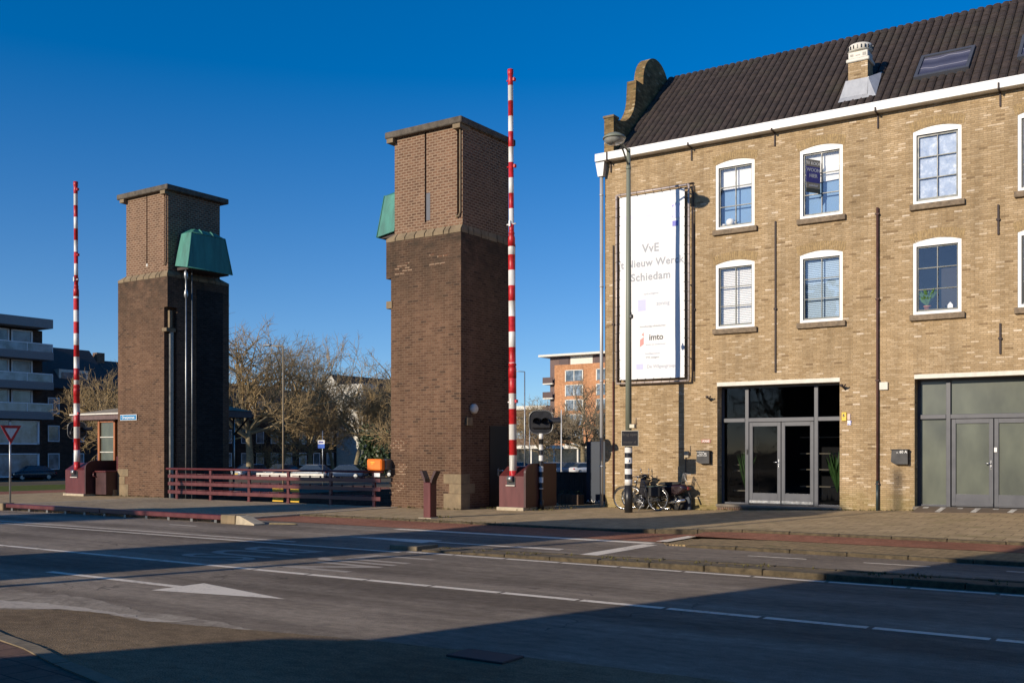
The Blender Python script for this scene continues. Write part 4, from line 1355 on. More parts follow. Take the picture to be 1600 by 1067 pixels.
# ================================================================ BARRIERS
def barrier(bx, by, label_box, label_arm, armz=13.26, w=1.0, d=1.7, left=True):
    """machine box with a raised striped arm; bx = left edge of the front, by = front"""
    t = thing('barrier_machine', label_box, 'barrier', (bx + w / 2, by + d / 2, 0), 'barrier machine boxes')
    b = MB()
    x0, x1 = bx + .03, bx + w - .07
    b.add([(x0, by, .13), (x1, by, .13), (x1, by + d, .13), (x0, by + d, .13), (x0, by, 1.06), (x1, by, 1.06), (x1, by + .45, 1.34), (x0, by + .45, 1.34), (x0, by + d, 1.34), (x1, by + d, 1.34)],
          [(0, 1, 5, 4), (4, 5, 6, 7), (7, 6, 9, 8), (1, 2, 9, 6, 5), (0, 4, 7, 8, 3), (3, 8, 9, 2), (0, 3, 2, 1)])
    b.build('box_body', M['purple'], t)
    pr = [(by - .02, .13), (by - .02, 1.16)]
    for i in range(9):
        a_ = pi - i * (pi / 2) / 8
        pr.append((by + .42 + .44 * cos(a_), 1.16 + .28 * sin(a_)))
    pr += [(by + d + .02, 1.44), (by + d + .02, .13)]
    sd = MB(); solid(sd, pr, 'x', x1, x1 + .07)
    sd.build('side_plate', M['purple_dark_and_shade'], t)  # unlit side of the box, its shade mixed into the darker maroon
    bs = MB(); bs.bbox(bx - .02, bx + w - .05, by - .08, by + d, -.02, .13, .01); bs.build('box_plinth', M['concrete_light'], t)
    hb = MB(); hb.box(bx + w * .32, bx + w * .62, by - .012, by + .0, .80, 1.02); hb.build('arm_slot', M['black'], t)
    hb = MB(); hb.box(bx + w * .3, bx + w * .62, by - .05, by - .013, .765, .79); hb.build('slot_sill', M['white_old'], t)
    ax, ay = bx + .47 * w, by + .10
    a = thing('barrier_boom', label_arm, 'barrier boom', (ax, ay, .95), 'raised striped barrier arms')
    pole = MB()
    st = .463
    n_ = int((armz - .95) / st)
    z = armz
    def rad(z): return .117 if z < 4.3 else (.105 if z < 8.2 else .078)
    # thin upper part pulls a little out of plumb, as in the photograph
    def cx_(z): return ax - .008 * max(0, z - 1)
    for i in range(60):
        z1 = armz - i * st; z0 = max(.93, z1 - st)
        if z1 <= .95: break
        pole.m = 0 if i % 2 == 0 else 1
        cuts = [z1] + [c for c in (8.2, 4.3) if z0 < c < z1] + [z0]
        for u, v in zip(cuts[:-1], cuts[1:]):
            zm = (u + v) / 2
            pole.tube([(cx_(v), ay, v), (cx_(u), ay, u)], [rad(zm), rad(zm)], 16, caps=True)
    pole.build('arm_pole', [M['red'], M['arm_white']], a)
    co = MB()
    for zc, r0, r1 in ((8.2, .108, .080), (4.25, .124, .107)):
        co.lathe([(.0, zc - .25), (r0, zc - .25), (r0, zc), (r1, zc + .12), (r1 + .02, zc + .14), (r1, zc + .2)], (cx_(zc), ay, 0), 16)
    co.lathe([(.0, armz + .04), (.09, armz + .02), (.09, armz - .12), (.07, armz - .16)], (cx_(armz), ay, 0), 12)
    for zc in (armz - .3, armz - 2.9, 3.3):
        co.tube([(cx_(zc) - .14, ay, zc), (cx_(zc) + .14, ay, zc)], .022, 6)
        co.bbox(cx_(zc) + .10, cx_(zc) + .17, ay - .05, ay + .05, zc - .05, zc + .05, .01)
    co.build('arm_collar', M['red'], a)
    co = MB()
    for zc in (8.62, 3.28):
        co.tube([(cx_(zc) - .15, ay - .02, zc), (cx_(zc) + .17, ay - .02, zc)], .022, 6); co.bbox(cx_(zc) - .03, cx_(zc) + .03, ay - .12, ay + .1, zc - .08, zc + .1, .01)
    co.build('arm_lamp', M['white'], a)
    hg = MB(); hg.tube([(ax - .09, ay - .14, .98), (ax + .09, ay - .14, .98)], .09, 14); hg.build('arm_hinge', M['galv'], a)
    return t, a


barrier(-17.55, 25.2, 'maroon barrier machine box on a white plinth between the right tower and the signal post', 'tall raised red and white barrier arm in front of the right tower')
barrier(-37.62, 23.65, 'maroon barrier machine box left of the left tower, beside the brick hut', 'raised red and white barrier arm standing left of the left tower', armz=12.5, w=1.42, d=1.6)
barrier(-17.6, -5.2, 'maroon barrier machine box on the near side of the road', 'raised red and white barrier arm on the near side of the road')

# small shade box beside the left barrier
t = thing('cable_cabinet', 'low dark maroon steel cabinet behind the left barrier machine', 'cabinet', (-35.6, 25.4, 0))
b = MB(); b.bbox(-36.15, -35.42, 24.0, 25.2, .1, .98, .01); b.build('cabinet_body', M['purple_dark_and_shade'], t)
b = MB(); b.bbox(-36.18, -35.40, 23.96, 25.22, .98, 1.04, .01); b.tube([(-36.1, 23.92, .98), (-36.1, 23.9, .84), (-36.02, 23.95, .8)], .03, 6); b.build('cabinet_lid', M['purple'], t)


def banded_pole(mb, x, y, z0, z1, r, st, first=1):
    i = first; z = z1
    while z > z0 + 1e-4:
        zz = max(z0, z - st); mb.m = i % 2
        mb.tube([(x, y, zz), (x, y, z)], [r, r], 14); z = zz; i += 1
    mb.m = 0
    return mb


def rrect(w, h, r, n=5):
    pts = []
    for (cx, cz, a0) in ((w / 2 - r, h / 2 - r, 0), (-w / 2 + r, h / 2 - r, 90), (-w / 2 + r, -h / 2 + r, 180), (w / 2 - r, -h / 2 + r, 270)):
        for i in range(n + 1):
            a_ = radians(a0 + 90 * i / n); pts.append((cx + r * cos(a_), cz + r * sin(a_)))
    return pts


def bridge_signal(x, y, rz, label):
    t = thing('bridge_signal', label, 'traffic light', (0, 0, 0), 'bridge signals on striped posts')
    t['_wl'] = (0.0, 0.0, 0.0)
    p = MB(); p.m = 0
    banded_pole(p, 0, 0, .62, 2.3, .068, .165, 1)
    p.m = 0; p.cyl(0, 0, .02, .64, .05, .045, 12); p.cyl(0, 0, .0, .30, .10, .075, 12)
    p.build('striped_post', [M['black'], M['arm_white']], t)
    b = MB(); pts = [(q[0], q[1] + 2.64) for q in rrect(.72, .70, .22)]
    solid(b, pts, 'y', -.02, .02)
    bd = b.build('backing_board', M['black'], t)
    e = MB()
    n_ = len(pts)
    e.tube([(q[0], -.03, q[1]) for q in pts] + [(pts[0][0], -.03, pts[0][1])], .018, 6)
    e.build('board_edge', M['rail_grey'], bd)
    l = MB()
    for sx in (-.12, .14):
        l.lathe([(.105, -.30), (.12, -.04), (.125, .02)], (sx, .0, 2.66), 16, 'y', radians(-15), radians(195))
        l.lathe([(0, -.03), (.10, -.028)], (sx, 0, 2.66), 16, 'y')
    l.bbox(-.28, .3, -.10, -.02, 2.45, 2.62, .03)
    l.build('lamp_visor', M['black'], bd)
    v = MB(); v.lathe([(.11, 0), (.12, .18), (.125, .38)], (.22, -.05, 2.66), 14, 'x', radians(-20), radians(200)); v.build('side_visor', M['black'], bd)
    t.location = (x, y, 0.04); t.rotation_euler = (0, 0, rz)
    return t


bridge_signal(-16.50, 25.95, radians(28), 'black round cornered signal board on a black and white post right of the right barrier')
sL = bridge_signal(-38.9, 25.0, radians(60), 'dark bridge signal on a striped post half hidden behind the left barrier arm')

# Y shaped maroon post
t = thing('arm_rest_post', 'maroon square steel post with a forked top where the lowered arm rests', 'post', (-16.85, 21.05, 0))
b = MB(); b.bbox(-17.0, -16.76, 20.93, 21.2, .05, .98, .012); b.build('post_body', M['purple'], t)
b = MB()
for s in (-1, 1):
    pts = [(-16.88 + s * .07, .93), (-16.88 + s * .12, .93), (-16.88 + s * .15, 1.05), (-16.88 + s * .28, 1.28), (-16.88 + s * .20, 1.29), (-16.88 + s * .10, 1.08)]
    solid(b, pts, 'y', 20.97, 21.17)
b.build('fork', M['purple_dark_and_shade'], t)
b = MB(); b.bbox(-17.1, -16.66, 20.83, 21.28, .03, .055, .005); b.build('foot_plate', M['concrete_light'], t)

# maroon railing between the towers
t = thing('railing', 'maroon painted steel railing with three slats between the two brick towers', 'railing', (-26.5, 24.15, 0))
for x in (-31.3, -29.42, -27.4, -25.46, -23.5, -21.62):
    b = MB(); b.bbox(x - .06, x + .06, 24.13, 24.2, .04, 1.11, .008); b.bbox(x - .09, x + .09, 24.11, 24.25, .04, .07, .005)
    b.build('rail_post', M['purple'], t)
b = MB(); b.bbox(-31.42, -31.34, 24.17, 24.25, .04, 1.1, .01); b.build('rail_post', M['rail_grey'], t)
b = MB(); b.tube([(-31.9, 24.15, 1.155), (-21.22, 24.15, 1.155)], .04, 12); b.build('handrail', M['purple'], t)
for z0, z1 in ((.82, .945), (.545, .67), (.24, .37)):
    b = MB(); b.bbox(-31.75, -21.3, 24.09, 24.128, z0, z1, .006)
    for k in range(5):
        x = -31.2 + k * 1.96
        b.tube([(x + .1, 24.11, z1 + .03), (x + 1.75, 24.11, z1 + .03)], .012, 6)
    for k in range(22):
        b.bbox(-31.6 + k * .48, -31.57 + k * .48, 24.07, 24.13, z1, z1 + .055, .004)
    b.build('slat', M['purple'], t)

# low beam at the edge of the deck
t = thing('edge_beam', 'low maroon steel guard beam on short feet along the deck edge', 'guard beam', (-25, 17.1, 0))
b = MB(); b.bbox(-30.15, -25.4, 17.0, 17.2, .085, .205, .015); b.build('beam', M['purple'], t)
b = MB(); b.bbox(-25.38, -20.3, 17.0, 17.2, .08, .20, .015); b.build('beam', M['purple'], t)
for k in range(11):
    x = -29.9 + k * .93
    b = MB(); b.bbox(x, x + .1, 17.02, 17.16, -.01, .085, .005); b.build('foot', M['rail_grey'], t)
def block(x0, x1, slope, label):
    b = MB()
    if slope:
        b.add([(x0, 16.95, 0), (x1, 16.95, 0), (x1, 17.3, 0), (x0, 17.3, 0), (x0, 16.97, .21), (x0 + .12, 16.97, .21), (x0 + .12, 17.28, .21), (x0, 17.28, .21), (x1, 16.95, .03), (x1, 17.3, .03)],
              [(4, 5, 6, 7), (0, 1, 8, 5, 4), (3, 7, 6, 9, 2), (5, 8, 9, 6), (1, 2, 9, 8), (0, 4, 7, 3)])
    else: b.bbox(x0, x1, 16.93, 17.32, -.01, .22, .02)
    o = b.build('end_block', M['concrete_light'] if slope else M['stone']); tag(o, label, 'block', 'concrete blocks ending the guard beam')
block(-20.26, -19.72, False, 'square tan stone block at the right end of the maroon guard beam')
block(-19.71, -19.05, True, 'pale wedge shaped concrete block after the square block')
block(-31.0, -30.2, False, 'tan stone block at the far left end of the maroon guard beam')
b = MB(); b.tube([(-19.0, 17.4, .02), (-18.4, 17.5, .03), (-18.2, 17.55, .03)], .02, 5)
tag(b.build('twig_litter', M['bark']), 'thin dead branch lying on the kerb beside the wedge block', 'branch')

# yield sign far left
t = thing('yield_sign', 'triangular red bordered yield sign on a thin pale pole at the left edge', 'road sign', (-32.72, 18.6, 0))
b = MB(); b.tube([(-32.72, 18.6, .03), (-32.72, 18.6, 2.6)], .032, 10); b.build('pole', M['galv'], t)
def tri(s, z, ym, inset=0):
    h = s * .866
    return [(ym - s / 2 + inset * 1.5, z + h / 2 - inset), (ym + s / 2 - inset * 1.5, z + h / 2 - inset), (ym, z - h / 2 + inset * 1.9)]
b = MB(); solid(b, tri(.72, 2.35, 18.6), 'x', -32.68, -32.665); b.build('sign_plate', M['red'], t)
b = MB(); solid(b, tri(.72, 2.35, 18.6, .095), 'x', -32.664, -32.66); b.build('sign_centre', M['arm_white'], t)

# bridge keeper's hut behind the left tower
t = thing('bridge_keeper_hut', "bridge keeper's low hut with overhanging flat roof behind the left tower", 'hut', (-37, 29, 0))
b = MB(); b.box(-41.3, -34.6, 27.62, 29.2, -.2, 1.02); b.box(-39.9, -34.6, 27.62, 29.2, 1.02, 3.2); b.box(-41.3, -40.95, 27.7, 29.2, 1.02, 3.2); b.box(-41.3, -34.6, 29.0, 29.2, 1.0, 3.2)
b.build('wall', M['brown_brick'], t)
b = MB(); b.box(-42.9, -33.3, 27.3, 29.5, 3.22, 3.48)
r = b.build('roof', M['purlin'], t)
b = MB(); b.add([(-42.95, 27.25, 3.49), (-33.25, 27.25, 3.49), (-33.25, 29.55, 3.49), (-42.95, 29.55, 3.49), (-41, 28.2, 3.75), (-34, 28.2, 3.75), (-34, 28.6, 3.75), (-41, 28.6, 3.75)],
              [(0, 1, 5, 4), (1, 2, 6, 5), (2, 3, 7, 6), (3, 0, 4, 7), (4, 5, 6, 7), (0, 3, 2, 1)]); b.build('roof_covering', M['roof_felt'], r)
b = MB(); b.box(-42.95, -33.25, 27.22, 27.246, 3.44, 3.50); b.build('roof_edge', M['white_old'], r)
f = MB()
f.bbox(-41.22, -41.08, 27.5, 27.64, 1.02, 3.2, .01)
for x in (-40.02,): f.box(x - .05, x + .05, 27.52, 27.62, 1.1, 3.15)
f.box(-41.08, -39.97, 27.5, 27.62, 1.02, 1.1); f.box(-41.08, -39.97, 27.52, 27.62, 3.1, 3.2)
w = f.build('window', M['wood'], t)
f = MB()
for z in (1.75, 2.42): f.box(-41.08, -40.07, 27.53, 27.6, z, z + .035)
f.build('glazing_bar', M['white_old'], w)
f = MB(); f.quad((-41.08, 27.58, 1.1), (-40.07, 27.58, 1.1), (-40.07, 27.58, 3.1), (-41.08, 27.58, 3.1)); f.build('pane', M['frosted'], w)
f = MB(); f.bbox(-41.3, -40.1, 27.45, 27.62, .86, 1.01, .01); f.build('window_sill', M['stone'], t)
f = MB(); f.tube([(-34.2, 29.3, 0), (-34.2, 29.3, 3.22)], .045, 8); f.build('roof_post', M['galv'], t)
f = MB(); f.tube([(-34.2, 29.3, 2.5), (-33.4, 29.4, 3.2)], .04, 6); f.build('strut', M['purple_dark_and_shade'], t)
f = MB(); f.bbox(-35.62, -35.42, 24.6, 24.8, .03, 1.6, .01); tag(f.build('guide_post', M['purple']), 'maroon steel post close against the left edge of the left tower', 'post')
f = MB(); f.bbox(-35.9, -35.4, 24.3, 24.62, .0, .3, .03); tag(f.build('stone_block', M['stone']), 'small pale stone block at the foot of the left tower', 'block')

# orange case on the railing and notices
t = thing('orange_case', 'bright orange plastic case fixed on the railing beside the right tower', 'case', (-21.45, 24.15, 1.2))
b = MB(); b.bbox(-21.80, -21.18, 24.0, 24.2, 1.20, 1.56, .04); b.build('case_front', M['orange'], t)
b = MB(); b.bbox(-21.79, -21.16, 24.2, 24.62, 1.22, 1.55, .02); b.build('case_back', M['rail_grey'], t)
b = MB(); b.box(-21.62, -21.45, 23.992, 23.999, 1.44, 1.465); b.box(-21.60, -21.5, 23.992, 23.999, 1.40, 1.415); b.build('case_print', M['yellow'], t)
b = MB(); b.box(-21.52, -21.28, 24.05, 24.07, 1.0, 1.12); tag(b.build('notice_plate', M['white']), 'small white notice plate on the railing under the orange case', 'plate')

# navigation board seen through the railing
t = thing('navigation_board', 'white and yellow navigation board standing behind the maroon railing', 'navigation board', (-27.3, 25.6, -1.5))
for (x0, x1, z0, z1, m_) in ((-28.6, -25.2, .86, 1.02, 'white_old'), (-28.6, -25.2, .52, .60, 'white_old')):
    b = MB(); b.bbox(x0, x1, 25.55, 25.6, z0, z1, .005); b.build('white_board', M[m_], t)
for k, (z0, z1) in enumerate(((.36, .56), (.0, .24), (-.30, -.12))):
    for (x0, x1) in ((-27.7, -27.15), (-26.95, -26.35)):
        b = MB(); b.bbox(x0, x1, 25.5, 25.54, z0, z1, .005); b.build('yellow_board', M['yellow'], t)
b = MB(); b.tube([(-27.05, 25.62, -2.4), (-27.05, 25.62, 1.0)], .05, 8); b.build('mast', M['purple_dark_and_shade'], t)

# ================================================================ STREET LAMP beside the building
t = thing('street_lamp', 'grey green street lamp with striped foot in front of the banner', 'street lamp', (-13.69, 26.25, 0))
p = MB()
zs = [(.03, 0), (.82, 1), (.99, 0), (1.14, 1), (1.30, 0), (1.45, 1), (1.62, 0), (1.76, 1), (1.93, 0), (2.08, None)]
for (z0, c), (z1, _) in zip(zs[:-1], zs[1:]):
    p.m = c; p.cyl(-13.69, 26.25, z0, z1, .118 if z0 < .82 else .112, n=20)
p.build('striped_foot', [M['black'], M['arm_white']], t)
p = MB(); p.tube([(-13.69, 26.25, 2.08), (-13.69, 26.25, 6.0), (-13.69, 26.25, 10.55)], [.092, .08, .058], 18); p.tube([(-13.69, 26.25, 9.96), (-13.69, 26.25, 10.02)], [.075, .075], 14)
p.build('pole', M['pole_green'], t)
p = MB()
p.tube([(-13.69, 26.25, 10.46), (-13.50, 25.22, 10.60)], .028, 8); p.tube([(-13.69, 26.25, 10.06), (-13.60, 25.75, 10.36), (-13.52, 25.3, 10.58)], .028, 8)
p.bbox(-13.56, -13.44, 25.15, 25.55, 10.50, 10.64, .03)
p.build('bracket', M['pole_green'], t)
hd = (-13.49, 25.02, 10.46)
p = MB(); p.lathe([(.0, .20), (.09, .20), (.17, .17), (.29, .10), (.32, .06), (.325, .03), (.30, .03), (.0, .05)], hd, 26); hh = p.build('lamp_head', M['pole_green'], t)
p = MB(); p.lathe([(.29, .03), (.27, -.04), (.20, -.10), (.10, -.13), (.0, -.14)], hd, 22); p.build('lamp_glass', plain('lamp_glass', (.30, .30, .27), .15, vary=.2, spec=.8), hh)
p = MB(); p.bbox(-13.60, -13.50, 26.1, 26.2, 5.62, 5.74, .02); p.tube([(-13.56, 26.15, 5.6), (-13.56, 26.15, 5.8)], .02, 6); p.build('sensor', M['black'], t)
p = MB(); p.box(-13.70, -13.62, 26.125, 26.135, 1.50, 1.57); p.build('sticker', M['white'], t)
t = thing('bridge_notice', 'dark square warning sign with two lines of text on the striped lamp post', 'sign', (-13.55, 26.05, 2.17))
p = MB(); p.bbox(-13.82, -13.27, 26.05, 26.075, 1.945, 2.40, .008); p.build('sign_plate', M['tan'], t)
p = MB(); p.bbox(-13.80, -13.285, 26.035, 26.049, 1.96, 2.385, .004); p.build('sign_face', plain('sign_navy', (.006, .007, .013), .55, spec=.15), t)
tx = merge(MB(), text_mb('Brug open', .115, .001), T(-13.54, 26.033, 2.25)); merge(tx, text_mb('motor af', .115, .001), T(-13.54, 26.033, 2.03)); tx.build('sign_lettering', M['text_black'], t)
t = thing('small_camera', 'small cream box with antenna on the lamp post above the dark sign', 'sensor box', (-13.48, 26.2, 2.5))
p = MB(); p.bbox(-13.60, -13.44, 26.12, 26.24, 2.47, 2.58, .01); p.build('box_body', M['tan'], t)
p = MB(); p.tube([(-13.41, 26.18, 2.45), (-13.41, 26.18, 2.76)], .012, 6); p.build('antenna', M['iron'], t)

# ================================================================ BANNER
t = thing('banner', 'tall white cloth banner laced in a steel tube frame on the brick wall', 'banner', (-13.94, 28.3, 3.9))
c = MB()
nx_, nz_ = 44, 110
bx0, bx1, bz0, bz1 = -15.04, -12.84, 4.03, 9.72
def ybanner(x, z):
    u, v = (x - bx0) / (bx1 - bx0), (z - bz0) / (bz1 - bz0)
    u, v = clamp(u), clamp(v)
    return 28.240 + .009 * sin(u * 9 + v * 4) * sin(v * 13) * (4 * u * (1 - u)) ** .5 + .010 * sin(v * 23 + u * 7) * (1 - u) + .006 * sin(u * 17 - v * 9)
for i in range(nx_ + 1):
    for j in range(nz_ + 1):
        u, v = i / nx_, j / nz_
        y = ybanner(bx0 + (bx1 - bx0) * u, bz0 + (bz1 - bz0) * v)
        c.v.append((bx0 + (bx1 - bx0) * u, y, bz0 + (bz1 - bz0) * v))
for i in range(nx_):
    for j in range(nz_):
        a = i * (nz_ + 1) + j
        c.f.append((a, a + nz_ + 1, a + nz_ + 2, a + 1)); c.mi.append(0); c.sm.append(True)
cloth = c.build('banner_cloth', M['cloth'], t)
f = MB()
fx0, fx1, fz0, fz1 = -15.155, -12.70, 3.92, 9.81
for a, b in (((fx0, fz0), (fx1, fz0)), ((fx1, fz0), (fx1, fz1)), ((fx1, fz1), (fx0, fz1)), ((fx0, fz1), (fx0, fz0))):
    f.tube([(a[0], 28.24, a[1]), (b[0], 28.24, b[1])], .032, 10)
for z in (4.6, 6.8, 9.2):
    for x in (fx0, fx1): f.tube([(x, 28.24, z), (x, 28.39, z)], .02, 6)
f.build('banner_frame', plain('frame_tube', (.55, .47, .43), .4, .3, vary=.15), t)
f = MB()
for (x, s) in ((fx1 + .10, 1),): f.tube([(x, 28.33, fz0), (x, 28.33, fz1)], .02, 6)
f.tube([(fx0 - .02, 28.36, fz0), (fx0 - .02, 28.36, fz1)], .02, 6); f.tube([(fx0, 28.36, fz1 + .06), (fx1 + .1, 28.36, fz1 + .06)], .02, 6)
f.build('frame_rail', M['iron'], t)
l = MB()
k = 0
z = fz0 + .15
while z < fz1 - .05:
    l.tube([(fx0 - .03, 28.21, z), (bx0 + .02, 28.225, z + .03)], .008, 4, caps=False); l.tube([(fx1 + .03, 28.21, z), (bx1 - .02, 28.225, z + .03)], .008, 4, caps=False); z += .28
x = fx0 + .15
while x < fx1 - .05:
    l.tube([(x, 28.21, fz0 - .03), (x + .03, 28.225, bz0 + .02)], .008, 4, caps=False); l.tube([(x, 28.21, fz1 + .03), (x + .03, 28.225, bz1 - .02)], .008, 4, caps=False); x += .28
l.build('lacing', M['rubber'], t)
def btext(txt, size, x, z, mat, name='banner_lettering', align='CENTER', sp=1.0):
    merge(MB(), text_mb(txt, size, .0002, align, sp, .022), T(x, 28.2195, z)).build(name, mat, cloth)
M['text_mid'] = M['text_grey']
btext('VvE', .36, -13.97, 7.93, M['text_mid'], sp=1.05)
btext("'t Nieuw Werck", .315, -13.97, 7.50, M['text_mid'], sp=1.06)
btext('Schiedam', .33, -13.97, 7.07, M['text_mid'], sp=1.08)
s = MB()
for k in range(16): s.box(-14.86 + k * .10375, -14.86 + (k + 1) * .10375, 28.2185, 28.2195, 9.02, 9.13)
s.box(-13.25, -12.95, 28.2185, 28.2195, 8.86, 9.3); s.build('banner_stripe', plain('pale_violet_print', (.70, .69, .84), .7, vary=.04), cloth)
s = MB(); s.box(-13.24, -13.05, 28.217, 28.218, 8.9, 9.03); s.box(-13.24, -13.05, 28.217, 28.218, 8.62, 8.78); s.box(-13.24, -13.05, 28.217, 28.218, 9.12, 9.26); s.build('banner_stripe', M['violet'], cloth)
btext('opdrachtgever', .09, -13.95, 6.92 - .3, M['text_pale'])
s = MB(); s.box(-14.40, -14.13, 28.2185, 28.2195, 6.13, 6.48); s.build('logo_block', M['lilac'], cloth)
s = MB(); s.box(-14.30, -14.18, 28.217, 28.218, 6.17, 6.36); s.build('logo_hole', M['cloth'], cloth)
s = MB(); s.lathe([(0, 0), (.2, 0)], (-14.05, 28.2205, 6.31), 20, 'y'); s.build('logo_disc', plain('pale_lilac', (.72, .73, .86), .7, vary=.03), cloth)
btext('zonnig', .17, -13.55, 6.27, M['text_pale'])
btext('bouwkundig adviesbureau', .085, -13.9, 5.62, M['text_mid'])
btext('imto', .26, -13.78, 5.22, M['text_dark'])
s = MB(); s.prism([(-14.33, 5.02), (-14.20, 5.10), (-14.20, 5.32), (-14.33, 5.24)], 'y', 28.2175, 28.2185); s.prism([(-14.28, 5.40), (-14.2, 5.34), (-14.2, 5.46)], 'y', 28.2175, 28.2185); s.build('logo_mark', M['pink_red'], cloth)
btext('bouw en onderhoud', .08, -13.8, 5.06, M['text_pale'])
btext('hoofdaannemer', .08, -13.9, 4.78, M['text_pale'])
btext('VVS steigers', .09, -13.9, 4.66, M['text_mid'])
s = MB(); s.box(-14.46, -14.22, 28.2185, 28.2195, 4.33, 4.50); s.build('logo_block', M['lilac'], cloth)
btext('De Wilgengroep', .14, -13.62, 4.36, M['text_pale'])

for ch in [o for o in bpy.data.objects if o.parent == cloth]:
    wl = t['_wl']
    for v_ in ch.data.vertices:
        yy = v_.co.y + wl[1]
        v_.co.y = ybanner(v_.co.x + wl[0], v_.co.z + wl[2]) - .0035 - max(0.0, 28.2195 - yy) * .6 - wl[1]

# ================================================================ SMALL WALL OBJECTS
def mailbox(x0, x1, z0, z1, label, lines, name='mailbox'):
    t = thing('mailbox', label, 'mailbox', ((x0 + x1) / 2, 28.3, z0), 'black mailboxes beside the doors')
    b = MB(); e = .07
    pts = [(x0, z0 + .06), (x0 + .10, z0), (x1, z0), (x1, z1), (x0 + .02, z1)]
    b.prism(pts, 'y', 28.24, 28.395); b.bbox(x0 - .01, x1 + .015, 28.22, 28.395, z1 - .03, z1, .008)
    b.build('mailbox_body', plain('charcoal_paint', (.016, .016, .020), .35, vary=.1), t)
    for (s_, sz, x, z) in lines:
        merge(MB(), text_mb(s_, sz, .001), T(x, 28.236, z)).build('mailbox_lettering', M['white'], t)
    return t
mailbox(-12.46, -12.05, 1.44, 1.83, 'black wall mailbox left of the first glass entrance, with three short white lines', [('OVERSCHIE', .045, -12.32, 1.76), ('60', .075, -12.17, 1.71), ('kantoor', .04, -12.3, 1.715), ('BELLEN A.U.B.', .05, -12.27, 1.66)])
mailbox(-6.85, -6.42, 1.46, 1.86, 'black wall mailbox lettered 60 A, left of the frosted glass entrance', [('60 A', .10, -6.53, 1.755), ('nr.', .05, -6.68, 1.755)])
b = MB(); b.bbox(-12.36, -12.06, 28.375, 28.396, 2.06, 2.16, .004); pl = b.build('name_plate', plain('plate_red', (.40, .17, .12), .5, vary=.1)); tag(pl, 'small reddish plate with white letters above the left mailbox', 'plate')
merge(MB(), text_mb('AX60', .095, .001), T(-12.21, 28.372, 2.077)).build('plate_lettering', M['white'], pl)
b = MB(); b.bbox(-7.175, -6.955, 28.34, 28.397, 3.46, 3.67, .01); tag(b.build('junction_box', M['white_old']), 'square cream junction box on the wall beside the iron pipe', 'box')
b = MB(); b.bbox(-8.195, -8.065, 28.37, 28.397, 2.64, 2.88, .01); yl = b.build('defibrillator_sign', M['yellow_sign']); tag(yl, 'small yellow plate on the wall right of the first entrance', 'plate')
b = MB(); b.prism([(-8.16, 2.82), (-8.12, 2.84), (-8.13, 2.79), (-8.10, 2.79), (-8.15, 2.72), (-8.135, 2.77), (-8.17, 2.77)], 'y', 28.364, 28.3695); b.build('plate_mark', M['text_dark'], yl)
b = MB(); b.bbox(-8.04, -7.95, 28.36, 28.397, 2.66, 2.84, .02); tag(b.build('door_bell', plain('beige_plastic', (.62, .47, .38), .5)), 'small beige bell box right of the yellow plate', 'bell')
b = MB(); b.bbox(-8.04, -7.935, 28.375, 28.397, 2.52, 2.65, .003); q_ = b.build('number_tile', M['white']); tag(q_, 'tiny white and blue tile under the beige bell', 'tile')
b = MB()
for (x, z) in ((-8.03, 2.53), (-7.975, 2.535), (-7.96, 2.60)): b.box(x, x + .03, 28.369, 28.3745, z, z + .04)
b.build('tile_mark', M['violet'], q_)
b = MB(); b.bbox(-12.90, -12.76, 28.34, 28.397, 1.62, 1.78, .01); tag(b.build('socket_box', M['concrete_light']), 'small grey socket box on the wall above the scooter', 'box')
def wall_lamp(x, z, label):
    t = thing('wall_lamp', label, 'wall lamp', (x, 28.39, z), 'little dark lamp brackets beside the entrance')
    b = MB(); b.tube([(x, 28.39, z), (x - .02, 28.28, z + .06), (x - .05, 28.22, z + .10)], .02, 6); b.tube([(x - .02, 28.28, z + .06), (x + .06, 28.2, z + .13)], .022, 6); b.build('bracket', M['iron'], t)
    b = MB(); b.lathe([(.015, .0), (.045, .02), (.05, .07), (.0, .08)], (x - .05, 28.21, z + .07), 8); b.build('lamp_cup', M['iron'], t)
wall_lamp(-12.05, 3.30, 'small dark bracket lamp on the wall left of the first entrance')
wall_lamp(-8.10, 3.50, 'small dark bracket lamp on the wall right of the first entrance')
# doorbells on the frames
b = MB(); b.bbox(-11.07, -11.03, 28.68, 28.708, 1.72, 1.86, .004); tag(b.build('entry_phone', M['black']), 'narrow black entry phone on the post left of the dark glass doors', 'intercom')
b = MB(); b.bbox(-4.39, -4.32, 28.70, 28.718, 1.78, 1.90, .004); tag(b.build('key_pad', M['white']), 'small white and black key pad on the frosted glass door', 'key pad')

# for-sale board sticking out of the upper window
t = thing('sale_board', 'angled dark blue and grey for-sale board outside the upper second window', 'sale board', (-9.13, 28.3, 9.2))
def sb(z0, z1, m_, name, y=0):
    b = MB(); A = Vector((-9.04, 27.93)); B = Vector((-8.79, 28.37))
    o = Vector((B.y - A.y, -(B.x - A.x))).normalized() * (.006 + y)
    b.add([(A.x + o.x, A.y + o.y, z0), (B.x + o.x, B.y + o.y, z0), (B.x + o.x, B.y + o.y, z1), (A.x + o.x, A.y + o.y, z1), (A.x - o.x, A.y - o.y, z0), (B.x - o.x, B.y - o.y, z0), (B.x - o.x, B.y - o.y, z1), (A.x - o.x, A.y - o.y, z1)],
          [(0, 1, 2, 3), (5, 4, 7, 6), (3, 2, 6, 7), (0, 4, 5, 1), (1, 5, 6, 2), (0, 3, 7, 4)])
    return b.build(name, m_, t)
sb(9.0, 9.92, plain('board_grey', (.20, .19, .16), .6), 'board')
sb(9.28, 9.72, M['deep_blue'], 'printed_panel', .004)
sb(9.0, 9.12, M['darkgreen'], 'green_foot', .004)
